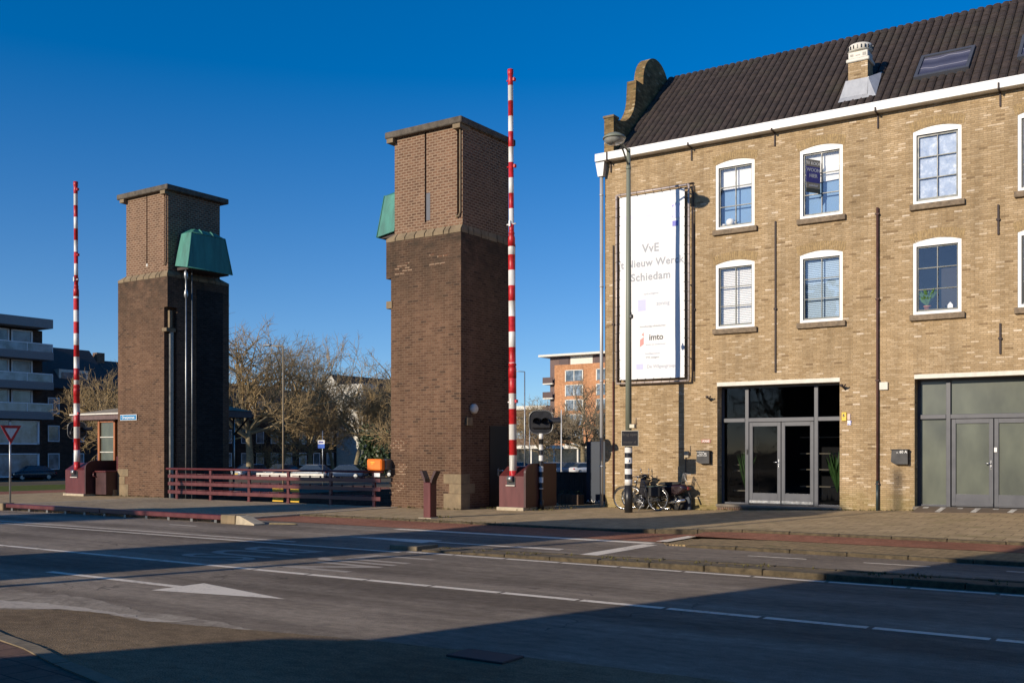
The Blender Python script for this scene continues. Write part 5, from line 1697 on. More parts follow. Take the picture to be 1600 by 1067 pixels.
ang = atan2(28.37 - 27.93, -8.79 + 9.04)
def sbt(s_, sz, z, m_):
    merge(MB(), text_mb(s_, sz, .001), Matrix.Translation((-8.915 + .011, 28.15 - .007, z)) @ Matrix.Rotation(ang, 4, 'Z')).build('board_lettering', m_, t)
sbt('TE KOOP', .125, 9.77, M['white']); sbt('WOON', .14, 9.58, M['text_pale']); sbt('HIER', .14, 9.42, M['text_pale']); sbt('makelaar', .09, 9.17, M['text_pale'])

# things in the windows
def pot_plant(name, x, y, z, s, label, seed=1, n=26, pot=True, spread=.5, tall=1.0, grp=None):
    t = thing(name, label, 'plant', (x, y, z), grp)
    r = random.Random(seed)
    b = MB()
    for i in range(n):
        a = r.uniform(0, 2 * pi); l = s * r.uniform(.5, 1) * tall; rr_ = s * spread * r.uniform(.3, 1)
        p0 = Vector((x, y, z + s * .28)); p2 = Vector((x + cos(a) * rr_, y + sin(a) * rr_ * .6, z + s * .28 + l)); p1 = p0.lerp(p2, .55) + Vector((0, 0, .12 * s))
        d = (p2 - p0); side = Vector((-d.y, d.x, 0)); side = side.normalized() if side.length > 1e-4 else Vector((1, 0, 0))
        w = s * (.09 if pot else .04) * r.uniform(.6, 1.3)
        b.add([p0, p1 + side * w, p2, p1 - side * w], [(0, 1, 2), (0, 2, 3)])
    b.build('leaves', M['leaf'], t)
    if pot:
        b = MB(); b.lathe([(0, z), (s * .15, z), (s * .20, z + s * .26), (s * .22, z + s * .26), (s * .22, z + s * .31), (s * .18, z + s * .31)], (x, y, 0), 14); b.build('pot', M['terracotta'], t)
    return t
pot_plant('pot_plant', -6.0, YF + .22, 5.52, .48, 'leafy plant in a terracotta pot in the lower third window', 3, 60, spread=.8)
t = thing('candle_house', 'tiny white ornament house standing in the lower third window', 'ornament', (-5.42, YF + .2, 5.54))
b = MB(); b.prism([(-5.49, 5.55), (-5.36, 5.55), (-5.36, 5.65), (-5.425, 5.73), (-5.49, 5.65)], 'y', YF + .17, YF + .24); b.build('house_body', M['white'], t)
t = thing('teapot', 'white teapot and cup on the sill inside the upper first window', 'teapot', (-11.55, YF + .2, 8.46))
b = MB(); b.lathe([(0, 8.48), (.10, 8.48), (.13, 8.56), (.12, 8.64), (.08, 8.68), (0, 8.70)], (-11.52, YF + .19, 0), 14); b.tube([(-11.40, YF + .19, 8.55), (-11.32, YF + .19, 8.62)], .02, 6); b.build('pot_body', M['white'], t)
b = MB(); b.lathe([(0, 8.48), (.05, 8.48), (.06, 8.55), (.05, 8.55)], (-11.72, YF + .19, 0), 10); b.build('cup', M['white'], t)
pot_plant('strelitzia', -11.3, YF + .85, .26, 1.25, 'tall strelitzia plant behind the left glass of the first entrance', 5, 46, pot=False, spread=.3, tall=1.0)
pot_plant('strelitzia', -8.55, YF + .8, .26, 1.25, 'tall strelitzia plant behind the right glass of the first entrance', 8, 46, pot=False, spread=.3, tall=1.0)
# ================================================================ BICYCLE AND SCOOTER
def wheel(parent, c, r, wy, spokes=18, fat=.024, rimr=.009):
    t = MB(); n = 30
    t.lathe([(r - fat * 1.2, -fat), (r - .004, -fat * .7), (r, 0), (r - .004, fat * .7), (r - fat * 1.2, fat), (r - fat * 1.2, -fat)], (c[0], wy, c[1]), n, 'y')
    tyre = t.build('wheel', M['rubber'], parent)
    t = MB(); rr_ = r - fat * 1.2
    t.lathe([(rr_ - .018, -rimr), (rr_, -rimr * 1.1), (rr_, rimr * 1.1), (rr_ - .018, rimr), (rr_ - .018, -rimr)], (c[0], wy, c[1]), n, 'y'); t.build('rim', M['chrome'], tyre)
    t = MB()
    t.tube([(c[0], wy - .05, c[1]), (c[0], wy + .05, c[1])], .022, 8)
    for i in range(spokes):
        a = 2 * pi * i / spokes; s = 1 if i % 2 else -1
        t.tube([(c[0] + .02 * cos(a), wy + s * .03, c[1] + .02 * sin(a)), (c[0] + rr_ * cos(a + .1), wy, c[1] + rr_ * sin(a + .1))], .0022, 3, caps=False)
    t.build('spokes', M['galv'], tyre)
    return tyre


gz = .03
bt_ = thing('bicycle', 'black city bicycle leaning by the striped lamp post against the brick wall', 'bicycle', (-14.0, 27.45, gz))
FX, RX, WZ, BY = -14.49, -13.34, gz + .345, 27.45
wheel(bt_, (FX, WZ), .345, BY); wheel(bt_, (RX, WZ), .345, BY)
f = MB()
bb = (-13.86, BY, gz + .30); seat = (-13.70, BY, gz + .78); head = (-14.33, BY, gz + .84); hd2 = (-14.37, BY, gz + .68)
for a, b, r in ((bb, seat, .016), (bb, hd2, .018), (seat, head, .014), (bb, (RX, BY, WZ), .010), ((seat[0] + .03, BY, seat[2] - .08), (RX, BY, WZ), .009), (head, hd2, .02)):
    f.tube([a, b], r, 8)
f.tube([bb, (-14.1, BY, gz + .42), hd2], .017, 8)
f.build('frame', M['black'], bt_)
f = MB(); f.tube([hd2, (FX + .04, BY, WZ + .15), (FX, BY, WZ)], .013, 8); f.tube([head, (-14.31, BY, gz + .98)], .013, 8); f.build('fork', M['galv'], bt_)
f = MB(); f.tube([(-14.10, BY - .26, gz + .98), (-14.26, BY - .24, gz + 1.0), (-14.31, BY, gz + 1.0), (-14.26, BY + .24, gz + 1.0), (-14.10, BY + .26, gz + .98)], .012, 8)
hb = f.build('handlebar', M['chrome'], bt_)
f = MB()
for s in (-1, 1): f.tube([(-14.04, BY + s * .265, gz + .975), (-14.16, BY + s * .255, gz + .985)], .019, 8)
f.build('grip', M['rubber'], hb)
f = MB(); f.lathe([(.0, -.02), (.035, 0), (.04, .05), (0, .06)], (-14.41, BY, gz + .84), 10, 'x'); f.build('head_lamp', M['chrome'], bt_)
f = MB(); f.add([(-13.86, BY, gz + .90), (-13.72, BY - .03, gz + .91), (-13.60, BY - .09, gz + .93), (-13.58, BY + .09, gz + .93), (-13.72, BY + .03, gz + .91), (-13.72, BY, gz + .85), (-13.60, BY, gz + .86)],
    [(0, 1, 4), (1, 2, 3, 4), (0, 5, 1), (0, 4, 5), (1, 5, 6, 2), (4, 3, 6, 5), (2, 6, 3)]); f.tube([seat, (-13.68, BY, gz + .87)], .012, 6); f.build('saddle', M['rubber'], bt_)
f = MB()
for s in (-1, 1):
    f.tube([(-13.68, BY + s * .06, gz + .72), (-13.08, BY + s * .06, gz + .74)], .007, 5); f.tube([(RX, BY + s * .05, WZ), (-13.22, BY + s * .06, gz + .73)], .006, 5); f.tube([(RX, BY + s * .05, WZ), (-13.50, BY + s * .06, gz + .73)], .006, 5)
for k in range(4): f.tube([(-13.6 + k * .16, BY - .06, gz + .735), (-13.6 + k * .16, BY + .06, gz + .735)], .006, 5)
f.build('luggage_rack', plain('green_grey_rack', (.12, .17, .15), .5), bt_)
f = MB()
for s in (-1, 1): f.bbox(-13.58, -13.22, BY + s * .12 - .045, BY + s * .12 + .045, gz + .42, gz + .72, .03)
f.build('pannier', M['rubber'], bt_)
f = MB(); f.lathe([(.085, 0), (.095, .006), (.085, .012)], (bb[0], BY - .05, bb[2]), 16, 'y'); f.tube([(bb[0], BY - .06, bb[2]), (bb[0] + .08, BY - .06, bb[2] - .15)], .009, 6); f.bbox(bb[0] + .03, bb[0] + .13, BY - .15, BY - .06, bb[2] - .165, bb[2] - .145, .005)
f.tube([(bb[0], BY + .06, bb[2]), (bb[0] - .08, BY + .06, bb[2] + .15)], .009, 6); f.bbox(bb[0] - .13, bb[0] - .03, BY + .06, BY + .15, bb[2] + .14, bb[2] + .16, .005)
f.build('crank', M['chrome'], bt_)
f = MB(); f.tube([(-13.8, BY, gz + .28), (-13.92, BY - .12, gz)], .012, 6); f.build('kick_stand', M['galv'], bt_)
for cx in (FX, RX):
    f = MB()
    pts = [(cx + .365 * cos(radians(a)), BY, WZ + .365 * sin(radians(a))) for a in range(20 if cx == FX else 10, 175, 12)]
    f.tube(pts, .014, 5); f.build('mudguard', M['black'], bt_)

b2_ = copy_thing(bt_, (-14.02, 28.02, gz), None, 'second black bicycle close against the wall, mostly hidden behind the first one')
b2_.rotation_euler = (radians(-5), 0, radians(2)); bt_['group'] = b2_['group'] = 'bicycles by the lamp post'
sc = thing('scooter', 'dark motor scooter with rack parked behind the bicycle at the brick wall', 'scooter', (-13.4, 27.95, gz))
SY = 28.0
def swheel(cx):
    w = MB(); w.lathe([(.13, -.05), (.21, -.05), (.235, -.03), (.24, 0), (.235, .03), (.21, .05), (.13, .05)], (cx, SY, gz + .24), 24, 'y'); o = w.build('wheel', M['rubber'], sc)
    w = MB(); w.lathe([(.0, -.055), (.05, -.055), (.135, -.05), (.135, .05), (.05, .055), (0, .055)], (cx, SY, gz + .24), 18, 'y')
    w.build('rim', M['chrome'], o)
    w = MB()
    for i in range(5):
        a = 2 * pi * i / 5; w.tube([(cx + .05 * cos(a), SY - .06, gz + .24 + .05 * sin(a)), (cx + .115 * cos(a), SY - .06, gz + .24 + .115 * sin(a))], .022, 5)
    w.build('rim_hole', M['black'], o)
swheel(-14.20); swheel(-12.98)
def body(pts, w, mat, name, taper=.7):
    b = MB(); n = len(pts)
    cx = sum(p[0] for p in pts) / n; cz = sum(p[1] for p in pts) / n
    def sc_(p, k): return (cx + (p[0] - cx) * k, cz + (p[1] - cz) * k)
    lay = [(-w, taper), (-w * .75, .93), (0, 1), (w * .75, .93), (w, taper)]
    vs = []
    for (dy, k) in lay:
        for p in pts:
            q = sc_(p, k); vs.append((q[0], SY + dy, q[1]))
    fs = [(l * n + i, l * n + (i + 1) % n, (l + 1) * n + (i + 1) % n, (l + 1) * n + i) for l in range(4) for i in range(n)]
    b.add(vs, fs, True); b.add(vs[:n], [tuple(range(n))]); b.add(vs[-n:], [tuple(reversed(range(n)))])
    return b.build(name, mat, sc)
SP = plain('scooter_black_paint', (.016, .016, .022), .15, vary=.1, spec=.8)
body([(-14.22, gz + .46), (-14.05, gz + .42), (-13.92, gz + .30), (-13.84, gz + .34), (-13.95, gz + .80), (-14.02, gz + .98), (-14.12, gz + .98)], .16, SP, 'front_shield')
body([(-14.42, gz + .40), (-14.2, gz + .52), (-14.0, gz + .40), (-14.05, gz + .36), (-14.2, gz + .46), (-14.38, gz + .36)], .07, SP, 'front_mudguard', .9)
body([(-13.95, gz + .26), (-13.45, gz + .26), (-13.45, gz + .36), (-13.95, gz + .36)], .15, M['rubber'], 'footboard', .9)
body([(-13.50, gz + .30), (-13.20, gz + .36), (-12.80, gz + .50), (-12.56, gz + .68), (-12.72, gz + .80), (-13.3, gz + .76), (-13.55, gz + .74)], .17, plain('scooter_dark_paint', (.022, .010, .013), .2, vary=.1, spec=.8), 'rear_body')
body([(-13.60, gz + .76), (-13.2, gz + .75), (-12.78, gz + .80), (-12.74, gz + .86), (-13.1, gz + .86), (-13.5, gz + .84)], .14, M['rubber'], 'seat', .8)
b = MB(); b.tube([(-14.06, SY - .33, gz + 1.05), (-14.02, SY - .15, gz + 1.03), (-14.02, SY + .15, gz + 1.03), (-14.06, SY + .33, gz + 1.05)], .016, 8); b.bbox(-14.12, -13.93, SY - .12, SY + .12, gz + .96, gz + 1.08, .04); b.build('handlebar', SP, sc)
for s in (-1, 1):
    b = MB(); b.tube([(-14.02, SY + s * .22, gz + 1.04), (-14.04, SY + s * .26, gz + 1.18)], .008, 5); b.lathe([(0, -.008), (.05, -.004), (.05, .004), (0, .008)], (-14.04, SY + s * .27, gz + 1.21), 12, 'x'); b.build('mirror', M['chrome'], sc)
b = MB(); b.lathe([(0, -.04), (.05, -.03), (.065, .02), (.0, .03)], (-14.14, SY, gz + .9), 12, 'x'); b.build('headlight', M['chrome'], sc)
b = MB(); b.bbox(-12.62, -12.55, SY - .1, SY + .1, gz + .62, gz + .72, .02); b.build('tail_light', plain('dull_red_lens', (.14, .01, .01), .3), sc)
b = MB(); b.add([(-12.62, SY - .09, gz + .55), (-12.62, SY + .09, gz + .55), (-12.50, SY + .09, gz + .32), (-12.50, SY - .09, gz + .32)], [(0, 1, 2, 3)]); b.tube([(-12.6, SY, gz + .55), (-12.5, SY, gz + .32)], .03, 6); b.build('rear_mudflap', M['rubber'], sc)
b = MB()
for s in (-1, -.33, .33, 1): b.tube([(-12.78, SY + s * .12, gz + .80), (-12.72, SY + s * .12, gz + 1.10), (-12.68, SY + s * .12, gz + 1.12)], .009, 6)
b.tube([(-12.72, SY - .12, gz + 1.1), (-12.72, SY + .12, gz + 1.1)], .009, 6); b.tube([(-12.75, SY - .12, gz + .95), (-12.75, SY + .12, gz + .95)], .009, 6)
b.tube([(-12.72, SY - .14, gz + 1.1), (-12.56, SY - .14, gz + .82), (-12.78, SY - .14, gz + .80)], .009, 6); b.build('luggage_rack', M['galv'], sc)
b = MB(); b.tube([(-13.3, SY - .16, gz + .22), (-12.85, SY - .19, gz + .28), (-12.62, SY - .19, gz + .33)], [.03, .05, .045], 10); b.build('exhaust', M['chrome'], sc)
b = MB(); b.bbox(-13.0, -12.62, 28.18, 28.36, gz, gz + .44, .03); tag(b.build('crate', M['navy']), 'dark box on the ground behind the rear wheel of the scooter', 'crate')

# ================================================================ RIGHT BACKGROUND, NEAR: dark gate, blue panel, planter, brick pier
b = MB(); b.bbox(-17.02, -16.22, 29.6, 29.7, .15, 2.13, .01); t = b.build('sheet_hoarding', M['navy']); tag(t, 'tall dark blue sheet panel closing the gap beside the yellow building', 'panel')
b = MB()
for k in range(6): b.tube([(-17.0 + k * .14, 29.59, .1), (-16.95 + k * .14, 29.59, .17), (-16.9 + k * .14, 29.59, .1)], .022, 5)
t = b.build('scroll_ornament', M['arm_white']); tag(t, 'row of small white scroll ornaments at the foot of the blue panel', 'ornament')
t = thing('dark_fence', 'dark closed wooden fence between the bridge signal and the blue panel', 'fence', (-18, 29.9, 0))
b = MB()
for k in range(13):
    x = -19.35 + k * .19
    b.bbox(x, x + .182, 29.86, 29.90, -.1, 1.06 + .012 * (k % 3), .005)
b.build('fence_boards', plain('tarred_boards', (.030, .024, .022), .7, vary=.3), t)
b = MB(); b.bbox(-19.4, -16.95, 29.83, 29.93, 1.06, 1.10, .008); b.build('fence_cap', M['iron'], t)
t = thing('planter', 'weathered wooden planter with low dark greenery before the dark fence', 'planter', (-17.3, 29.2, 0))
b = MB()
for k in range(5): b.bbox(-17.78 + k * .16, -17.63 + k * .16, 29.0, 29.4, -.02, .37, .01)
b.build('planter_box', plain('weathered_wood', (.10, .065, .045), .8, vary=.4, streak=True), t)
r = random.Random(4); b = MB()
for i in range(90):
    p = Vector((r.uniform(-17.78, -17.0), r.uniform(29.0, 29.4), r.uniform(.34, .46))); a = r.uniform(0, 6.28); s = .05
    b.add([p, p + Vector((cos(a) * s, sin(a) * s, .03)), p + Vector((-sin(a) * s * .5, cos(a) * s * .5, .05))], [(0, 1, 2)])
b.build('greenery', M['leaf_dark'], t)
t = thing('brick_pier', 'short brick pier with pale cap stones rising above the dark fence', 'pier', (-19.6, 31, 0))
b = MB(); b.box(-19.75, -19.15, 31.0, 31.6, -.4, .98); b.build('pier_shaft', M['orange_brick'], t)
b = MB(); b.bbox(-19.8, -19.1, 30.95, 31.65, .98, 1.06, .02); b.build('pier_cap', M['stone'], t)

# ================================================================ BACKGROUND TREES (bare, early spring)
def bare_tree(seed, H, spread, tr, nmain=7, fork=.30, dens=1.0, mats=('bark', 'twig'), lean=0.0, depth=5, up=.55, tw=.012):
    r = random.Random(seed)
    trunk, crown = MB(), MB()
    def limb(mb, p, d, L, r0, r1, segs, n, wig, upb):
        pts = [p]; cur = Vector(p); dd = Vector(d).normalized()
        for i in range(segs):
            dd = (dd + Vector((r.gauss(0, wig), r.gauss(0, wig), r.gauss(0, wig) + upb))).normalized()
            cur = cur + dd * (L / segs); pts.append(cur.copy())
        mb.tube(pts, [r0 + (r1 - r0) * i / segs for i in range(segs + 1)], n, caps=False)
        return pts, dd
    Hf = H * fork
    pts, d = limb(trunk, Vector((0, 0, 0)), (lean, 0, 1), Hf, tr, tr * .72, 5, 9, .06, .1)
    trunk.add([(0, 0, -.3)], [])
    tips = [(pts[-1], d, 0)]
    def grow(p, d, L, rad, lev):
        if lev > depth: return
        segs = 4 if lev < 4 else 3
        n = 6 if lev < 2 else (5 if lev == 2 else 3)
        mb = trunk if lev == 1 else crown
        pts, dd = limb(mb, p, d, L, rad, rad * (.5 if lev < depth else .3), segs, n, .13 + .035 * lev, .05 + (.02 if lev > 2 else 0))
        if lev == depth: return
        k = max(2, int(round((4.9 if lev < 3 else 4.1) * dens * r.uniform(.75, 1.25))))
        for i in range(k):
            t = r.uniform(.25, 1.0) if i else 1.0
            j = min(len(pts) - 2, int(t * (len(pts) - 1)))
            f = t * (len(pts) - 1) - j
            q = pts[j].lerp(pts[j + 1], min(1, f))
            base = (pts[j + 1] - pts[j]).normalized()
            az = r.uniform(0, 2 * pi)
            o = base.orthogonal().normalized(); o2 = base.cross(o)
            ang = r.uniform(.45, 1.05)
            nd = base * cos(ang) + (o * cos(az) + o2 * sin(az)) * sin(ang)
            nd.z += .12
            grow(q, nd, L * r.uniform(.48, .74), max(rad * .52, tw), lev + 1)
    for i in range(nmain):
        az = 2 * pi * i / nmain + r.uniform(-.4, .4)
        el = r.uniform(up * .5, up * 1.5)
        nd = Vector((cos(az) * cos(el) * spread, sin(az) * cos(el) * spread, sin(el) + .1))
        q = pts[-1] if i % 2 else pts[-2].lerp(pts[-1], r.random())
        grow(q, nd, H * .36 * r.uniform(.8, 1.15), tr * .48, 1)
    grow(pts[-1], d, H * .40, tr * .55, 1)
    return trunk, crown, mats


def plant_tree(tc, x, y, z, label, name='bare_tree', group='bare trees beyond the bridge', rz=0, s=1):
    trunk, crown, mats = tc
    t = thing(name, label, 'tree', (0, 0, 0), group)
    # the crown is scaled to the wanted height when built
    trunk.build('trunk', M[mats[0]], t); crown.build('crown', M[mats[1]], t)
    t.location = (x, y, z); t.rotation_euler = (0, 0, rz); t.scale = (s, s, s)
    return t


def fit(tc, H):
    zs_ = sorted(v[2] for v in tc[1].v); zz = zs_[int(len(zs_) * .985)]; k = H / zz
    for m in tc[:2]: m.v = [(v[0] * k, v[1] * k, v[2] * k) for v in m.v]
    return tc


gold = ('bark', 'twig'); grey = ('bark', 'twig_grey')
plant_tree(fit(bare_tree(1, 16, 1.15, .36, 8, .26, 1.1, gold, depth=5, tw=.02), 17.0), -84.0, 74.0, -1, 'large bare tree with wide golden limbs right of the left tower')
plant_tree(fit(bare_tree(2, 15, 1.0, .28, 7, .33, 1.0, grey, depth=5, tw=.02), 15.5), -88.5, 83.0, -1, 'bare grey tree with tall fine crown behind the large golden one')
plant_tree(fit(bare_tree(3, 12, 1.35, .33, 8, .38, 1.15, gold, lean=.12, depth=5, up=.4, tw=.02), 10.6), -78.5, 84.5, -1, 'bare tree with curved mossy trunk behind the middle of the railing')
plant_tree(fit(bare_tree(4, 14, .8, .34, 6, .42, .9, grey, depth=5, tw=.02), 15.0), -80.3, 91.5, -1, 'dark bare tree with upright crown just left of the right tower')
plant_tree(fit(bare_tree(5, 15, .5, .22, 5, .4, .8, grey, depth=5, tw=.018), 17.2), -95.4, 98.5, -1, 'slim bare tree rising above the white gable')
plant_tree(fit(bare_tree(6, 11, 1.35, .42, 9, .34, 1.1, ('bark', 'twig_grey'), depth=5, up=.35, tw=.022), 11.0), -67.8, 117.1, -1, 'spreading bare tree with thick trunk in front of the orange flats')
plant_tree(fit(bare_tree(7, 9, 1.1, .2, 7, .3, 1.1, gold, depth=5, tw=.02), 9.6), -80.5, 126.5, -1, 'smaller bare tree left of the spreading one by the orange flats')
plant_tree(fit(bare_tree(8, 9, 1.05, .26, 8, .3, 1.15, gold, depth=5, up=.4, tw=.014), 8.6), -67.2, 46.6, -1, 'bushy bare tree with golden twigs between the left barrier arm and the left tower')
plant_tree(fit(bare_tree(9, 10, 1.6, .35, 8, .3, 1.0, gold, depth=5, up=.3, tw=.013), 9.8), -51.5, 65.5, -1, 'low spreading bare tree whose limbs reach out from behind the right tower')
plant_tree(fit(bare_tree(10, 12, 1.2, .26, 7, .3, 1.0, gold, depth=5, up=.45, tw=.02), 8.2), -84.0, 97.0, -1, 'mid sized bare tree in front of the white gable')
plant_tree(fit(bare_tree(12, 10, 1.2, .26, 8, .25, 1.1, gold, depth=5, up=.4, tw=.02), 10.5), -93.0, 92.0, -1, 'bare tree with dense low twigs in front of the dark houses')
plant_tree(fit(bare_tree(13, 9, 1.2, .22, 7, .3, 1.0, grey, depth=5, tw=.02), 9.5), -60.0, 124.0, -1, 'bare tree partly hidden by the edge of the yellow building')

# ivy covered evergreen
t = thing('ivy_tree', 'dark evergreen ivy covered tree left of the right tower above the orange case', 'tree', (-70.7, 79.5, -1))
r = random.Random(9); b = MB(); c_ = MB()
c_.tube([(-70.7, 79.5, -1), (-70.6, 79.5, 2.4)], [.3, .2], 8); c_.build('trunk', M['bark'], t)
for k in range(17):
    cx, cy, cz = -70.7 + r.gauss(0, 1.3), 79.5 + r.gauss(0, 1.2), 1.4 + r.uniform(-2.0, 2.6); R_ = r.uniform(.6, 1.15)
    for i in range(240):
        d = Vector((r.gauss(0, 1), r.gauss(0, 1), r.gauss(0, 1))).normalized() * R_ * r.uniform(.6, 1)
        p = Vector((cx, cy, cz)) + d; a = Vector((r.gauss(0, 1), r.gauss(0, 1), r.gauss(0, 1))).normalized() * .16; q = a.cross(d).normalized() * .12
        b.add([p - a, p + q, p + a, p - q], [(0, 1, 2, 3)])
b.build('crown', M['leaf_dark'], t)

# ================================================================ BACKGROUND BUILDINGS
# left: flats with balconies facing the canal
t = thing('flats_with_balconies', 'grey flats with glass fronted balconies at the left edge of the picture', 'building', (-102, 50, -1.1))
AX = -96.5
b = MB(); b.box(-112, AX, 36, 58.2, -1.2, 13.9); b.box(-112, AX + 1.2, 36, 57.2, -1.2, 4.9); b.build('wall', M['dark_brick'], t)
b = MB(); b.box(-113, AX + 1.9, 36, 58.2, 14.0, 14.9)
b.build('roof_slab', plain('grey_fascia', (.20, .21, .22), .7, vary=.1), t)
GW = plain('far_white_frame', (.75, .77, .8), .6, vary=.05)
for k, z in enumerate((4.95, 7.9, 10.85)):
    b = MB(); b.box(AX, AX + 2.0, 51.5, 58.2, z, z + .75)
    bal = b.build('balcony', plain('balcony_grey', (.20, .20, .21), .8, vary=.1), t)
    b = MB(); b.box(AX + 1.96, AX + 1.99, 52.2, 58.1, z + .75, z + 1.5); b.build('balcony_glass', M['far_glass'], bal)
    b = MB(); b.box(AX + 1.93, AX + 2.02, 52.2, 58.1, z + 1.5, z + 1.58)
    for y in (52.2, 55.4, 58.05): b.box(AX + 1.93, AX + 2.02, y, y + .06, z + .75, z + 1.5)
    b.build('balcony_rail', GW, bal)
    w = MB(); w.box(AX + .02, AX + .06, 51.0, 54.6, z + .7, z + 2.8); w.box(AX + .02, AX + .06, 55.0, 57.0, z + .7, z + 2.8)
    w_ = w.build('window', M['far_glass'], t)
    w = MB()
    for y0, y1 in ((51, 54.6), (55, 57)):
        w.box(AX + .06, AX + .14, y0 - .1, y0 + .06, z + .6, z + 2.9); w.box(AX + .06, AX + .14, y1 - .06, y1 + .1, z + .6, z + 2.9); w.box(AX + .06, AX + .14, y0, y1, z + 2.8, z + 2.92)
    w.build('window_frame', GW, w_)
for z in (.3 - .9, 2.6):
    w = MB(); w.box(AX + 1.22, AX + 1.26, 51.4, 57.0, z, z + 2.1); w_ = w.build('window', M['far_glass'], t)
    w = MB()
    for y in (51.3, 54.1, 57.0): w.box(AX + 1.26, AX + 1.34, y - .09, y + .09, z - .1, z + 2.2)
    w.box(AX + 1.26, AX + 1.34, 51.3, 57.0, z - .12, z); w.box(AX + 1.26, AX + 1.34, 51.3, 57.0, z + 2.1, z + 2.2); w.build('window_frame', GW, w_)

# dark row of houses along the canal street
def row_house(y0, y1, ze, zr, label, x=-104.0, dormer=True, mat='dark_brick', chim=True):
    t = thing('row_house', label, 'house', (x - 5, (y0 + y1) / 2, -1.1), 'row of dark houses behind the trees')
    b = MB(); b.box(x - 9, x, y0, y1, -1.2, ze); b.add([(x, y0, ze), (x - 9, y0, ze), (x - 4.5, y0, zr), (x, y1, ze), (x - 9, y1, ze), (x - 4.5, y1, zr)], [(0, 1, 2), (3, 5, 4)])
    b.build('wall', M[mat], t)
    b = MB(); b.add([(x + .4, y0 - .02, ze - .2), (x + .4, y1 + .02, ze - .2), (x - 4.5, y1 + .02, zr + .12), (x - 4.5, y0 - .02, zr + .12), (x - 9.4, y1 + .02, ze - .2), (x - 9.4, y0 - .02, ze - .2)], [(0, 1, 2, 3), (3, 2, 4, 5)])
    rf = b.build('roof', plain('dark_slate_roof', (.06, .052, .05), .8, vary=.3), t)
    if chim:
        b = MB(); b.box(x - 4.9, x - 4.1, y0 + .6, y0 + 1.6, zr - .3, zr + .95); b.build('chimney', M['brown_brick'], rf)
    n = max(2, int((y1 - y0) / 2.4))
    fl = 0
    z = .0
    while z + 2.2 < ze:
        for i in range(n):
            yc = y0 + (y1 - y0) * (i + .5) / n
            w = MB(); w.box(x + .01, x + .05, yc - .55, yc + .55, z, z + 1.5); w_ = w.build('window', M['far_glass'], t)
            w = MB(); w.box(x + .05, x + .1, yc - .65, yc - .55, z - .1, z + 1.6); w.box(x + .05, x + .1, yc + .55, yc + .65, z - .1, z + 1.6); w.box(x + .05, x + .1, yc - .55, yc + .55, z + 1.5, z + 1.6); w.box(x + .05, x + .1, yc - .55, yc + .55, z - .1, z)
            w.build('window_frame', GW, w_)
        z += 2.9
    if dormer:
        yc = (y0 + y1) / 2
        b = MB(); b.box(x - 3.2, x - .8, yc - 1.7, yc + 1.7, ze, ze + 1.9); dd = b.build('dormer', M['white_old'], rf)
        b = MB(); b.box(x - .79, x - .74, yc - 1.4, yc + 1.4, ze + .3, ze + 1.6); b.build('dormer_window', M['far_glass'], dd)
    return t


row_house(59.5, 68.0, 8.6, 13.0, 'tall dark house with dormer next to the grey flats', x=-99)
row_house(68.1, 78.0, 8.3, 12.0, 'dark house behind the golden twigs of the bushy tree', x=-99, dormer=True)
row_house(78.1, 87.0, 6.4, 10.2, 'dark row house behind the left tower', x=-101)
row_house(87.1, 97.0, 6.4, 10.6, 'dark row house with pale dormer behind the large bare tree', x=-101)
row_house(97.1, 107.5, 6.6, 10.2, 'dark row house with red chimney behind the slim tree', x=-101, dormer=False)
row_house(126.0, 139.0, 6.6, 11.0, 'dark row house left of the right tower behind the ivy tree', x=-99, dormer=False)
t = thing('gabled_house', 'house with pale sunlit gable showing between the bare trees', 'house', (-107, 112, -1.1))
b = MB(); b.box(-112, -98.5, 110, 124, -1.2, 8.4); b.build('wall', M['brown_brick'], t)
b = MB(); solid(b, [(-112.2, 8.4), (-101.6, 8.4), (-106.9, 13.1)], 'y', 110 - .02, 110.3); b.build('gable', M['white_old'], t)
b = MB(); b.add([(-112.5, 109.7, 8.1), (-106.9, 109.7, 13.25), (-101.3, 109.7, 8.1), (-112.5, 124, 8.1), (-106.9, 124, 13.25), (-101.3, 124, 8.1)], [(0, 1, 4, 3), (1, 2, 5, 4)]); b.build('roof', M['tile'], t)
b = MB(); b.box(-101, -97.6, 109.5, 125, 8.0, 8.9); b.build('side_wing', M['concrete'], t)
b = MB(); b.box(-101, -96, 105, 108, -1.2, 11.2); tag(b.build('chimney_stack', M['white_old']), 'pale tall stack beside the dark roof near the right tower', 'chimney')

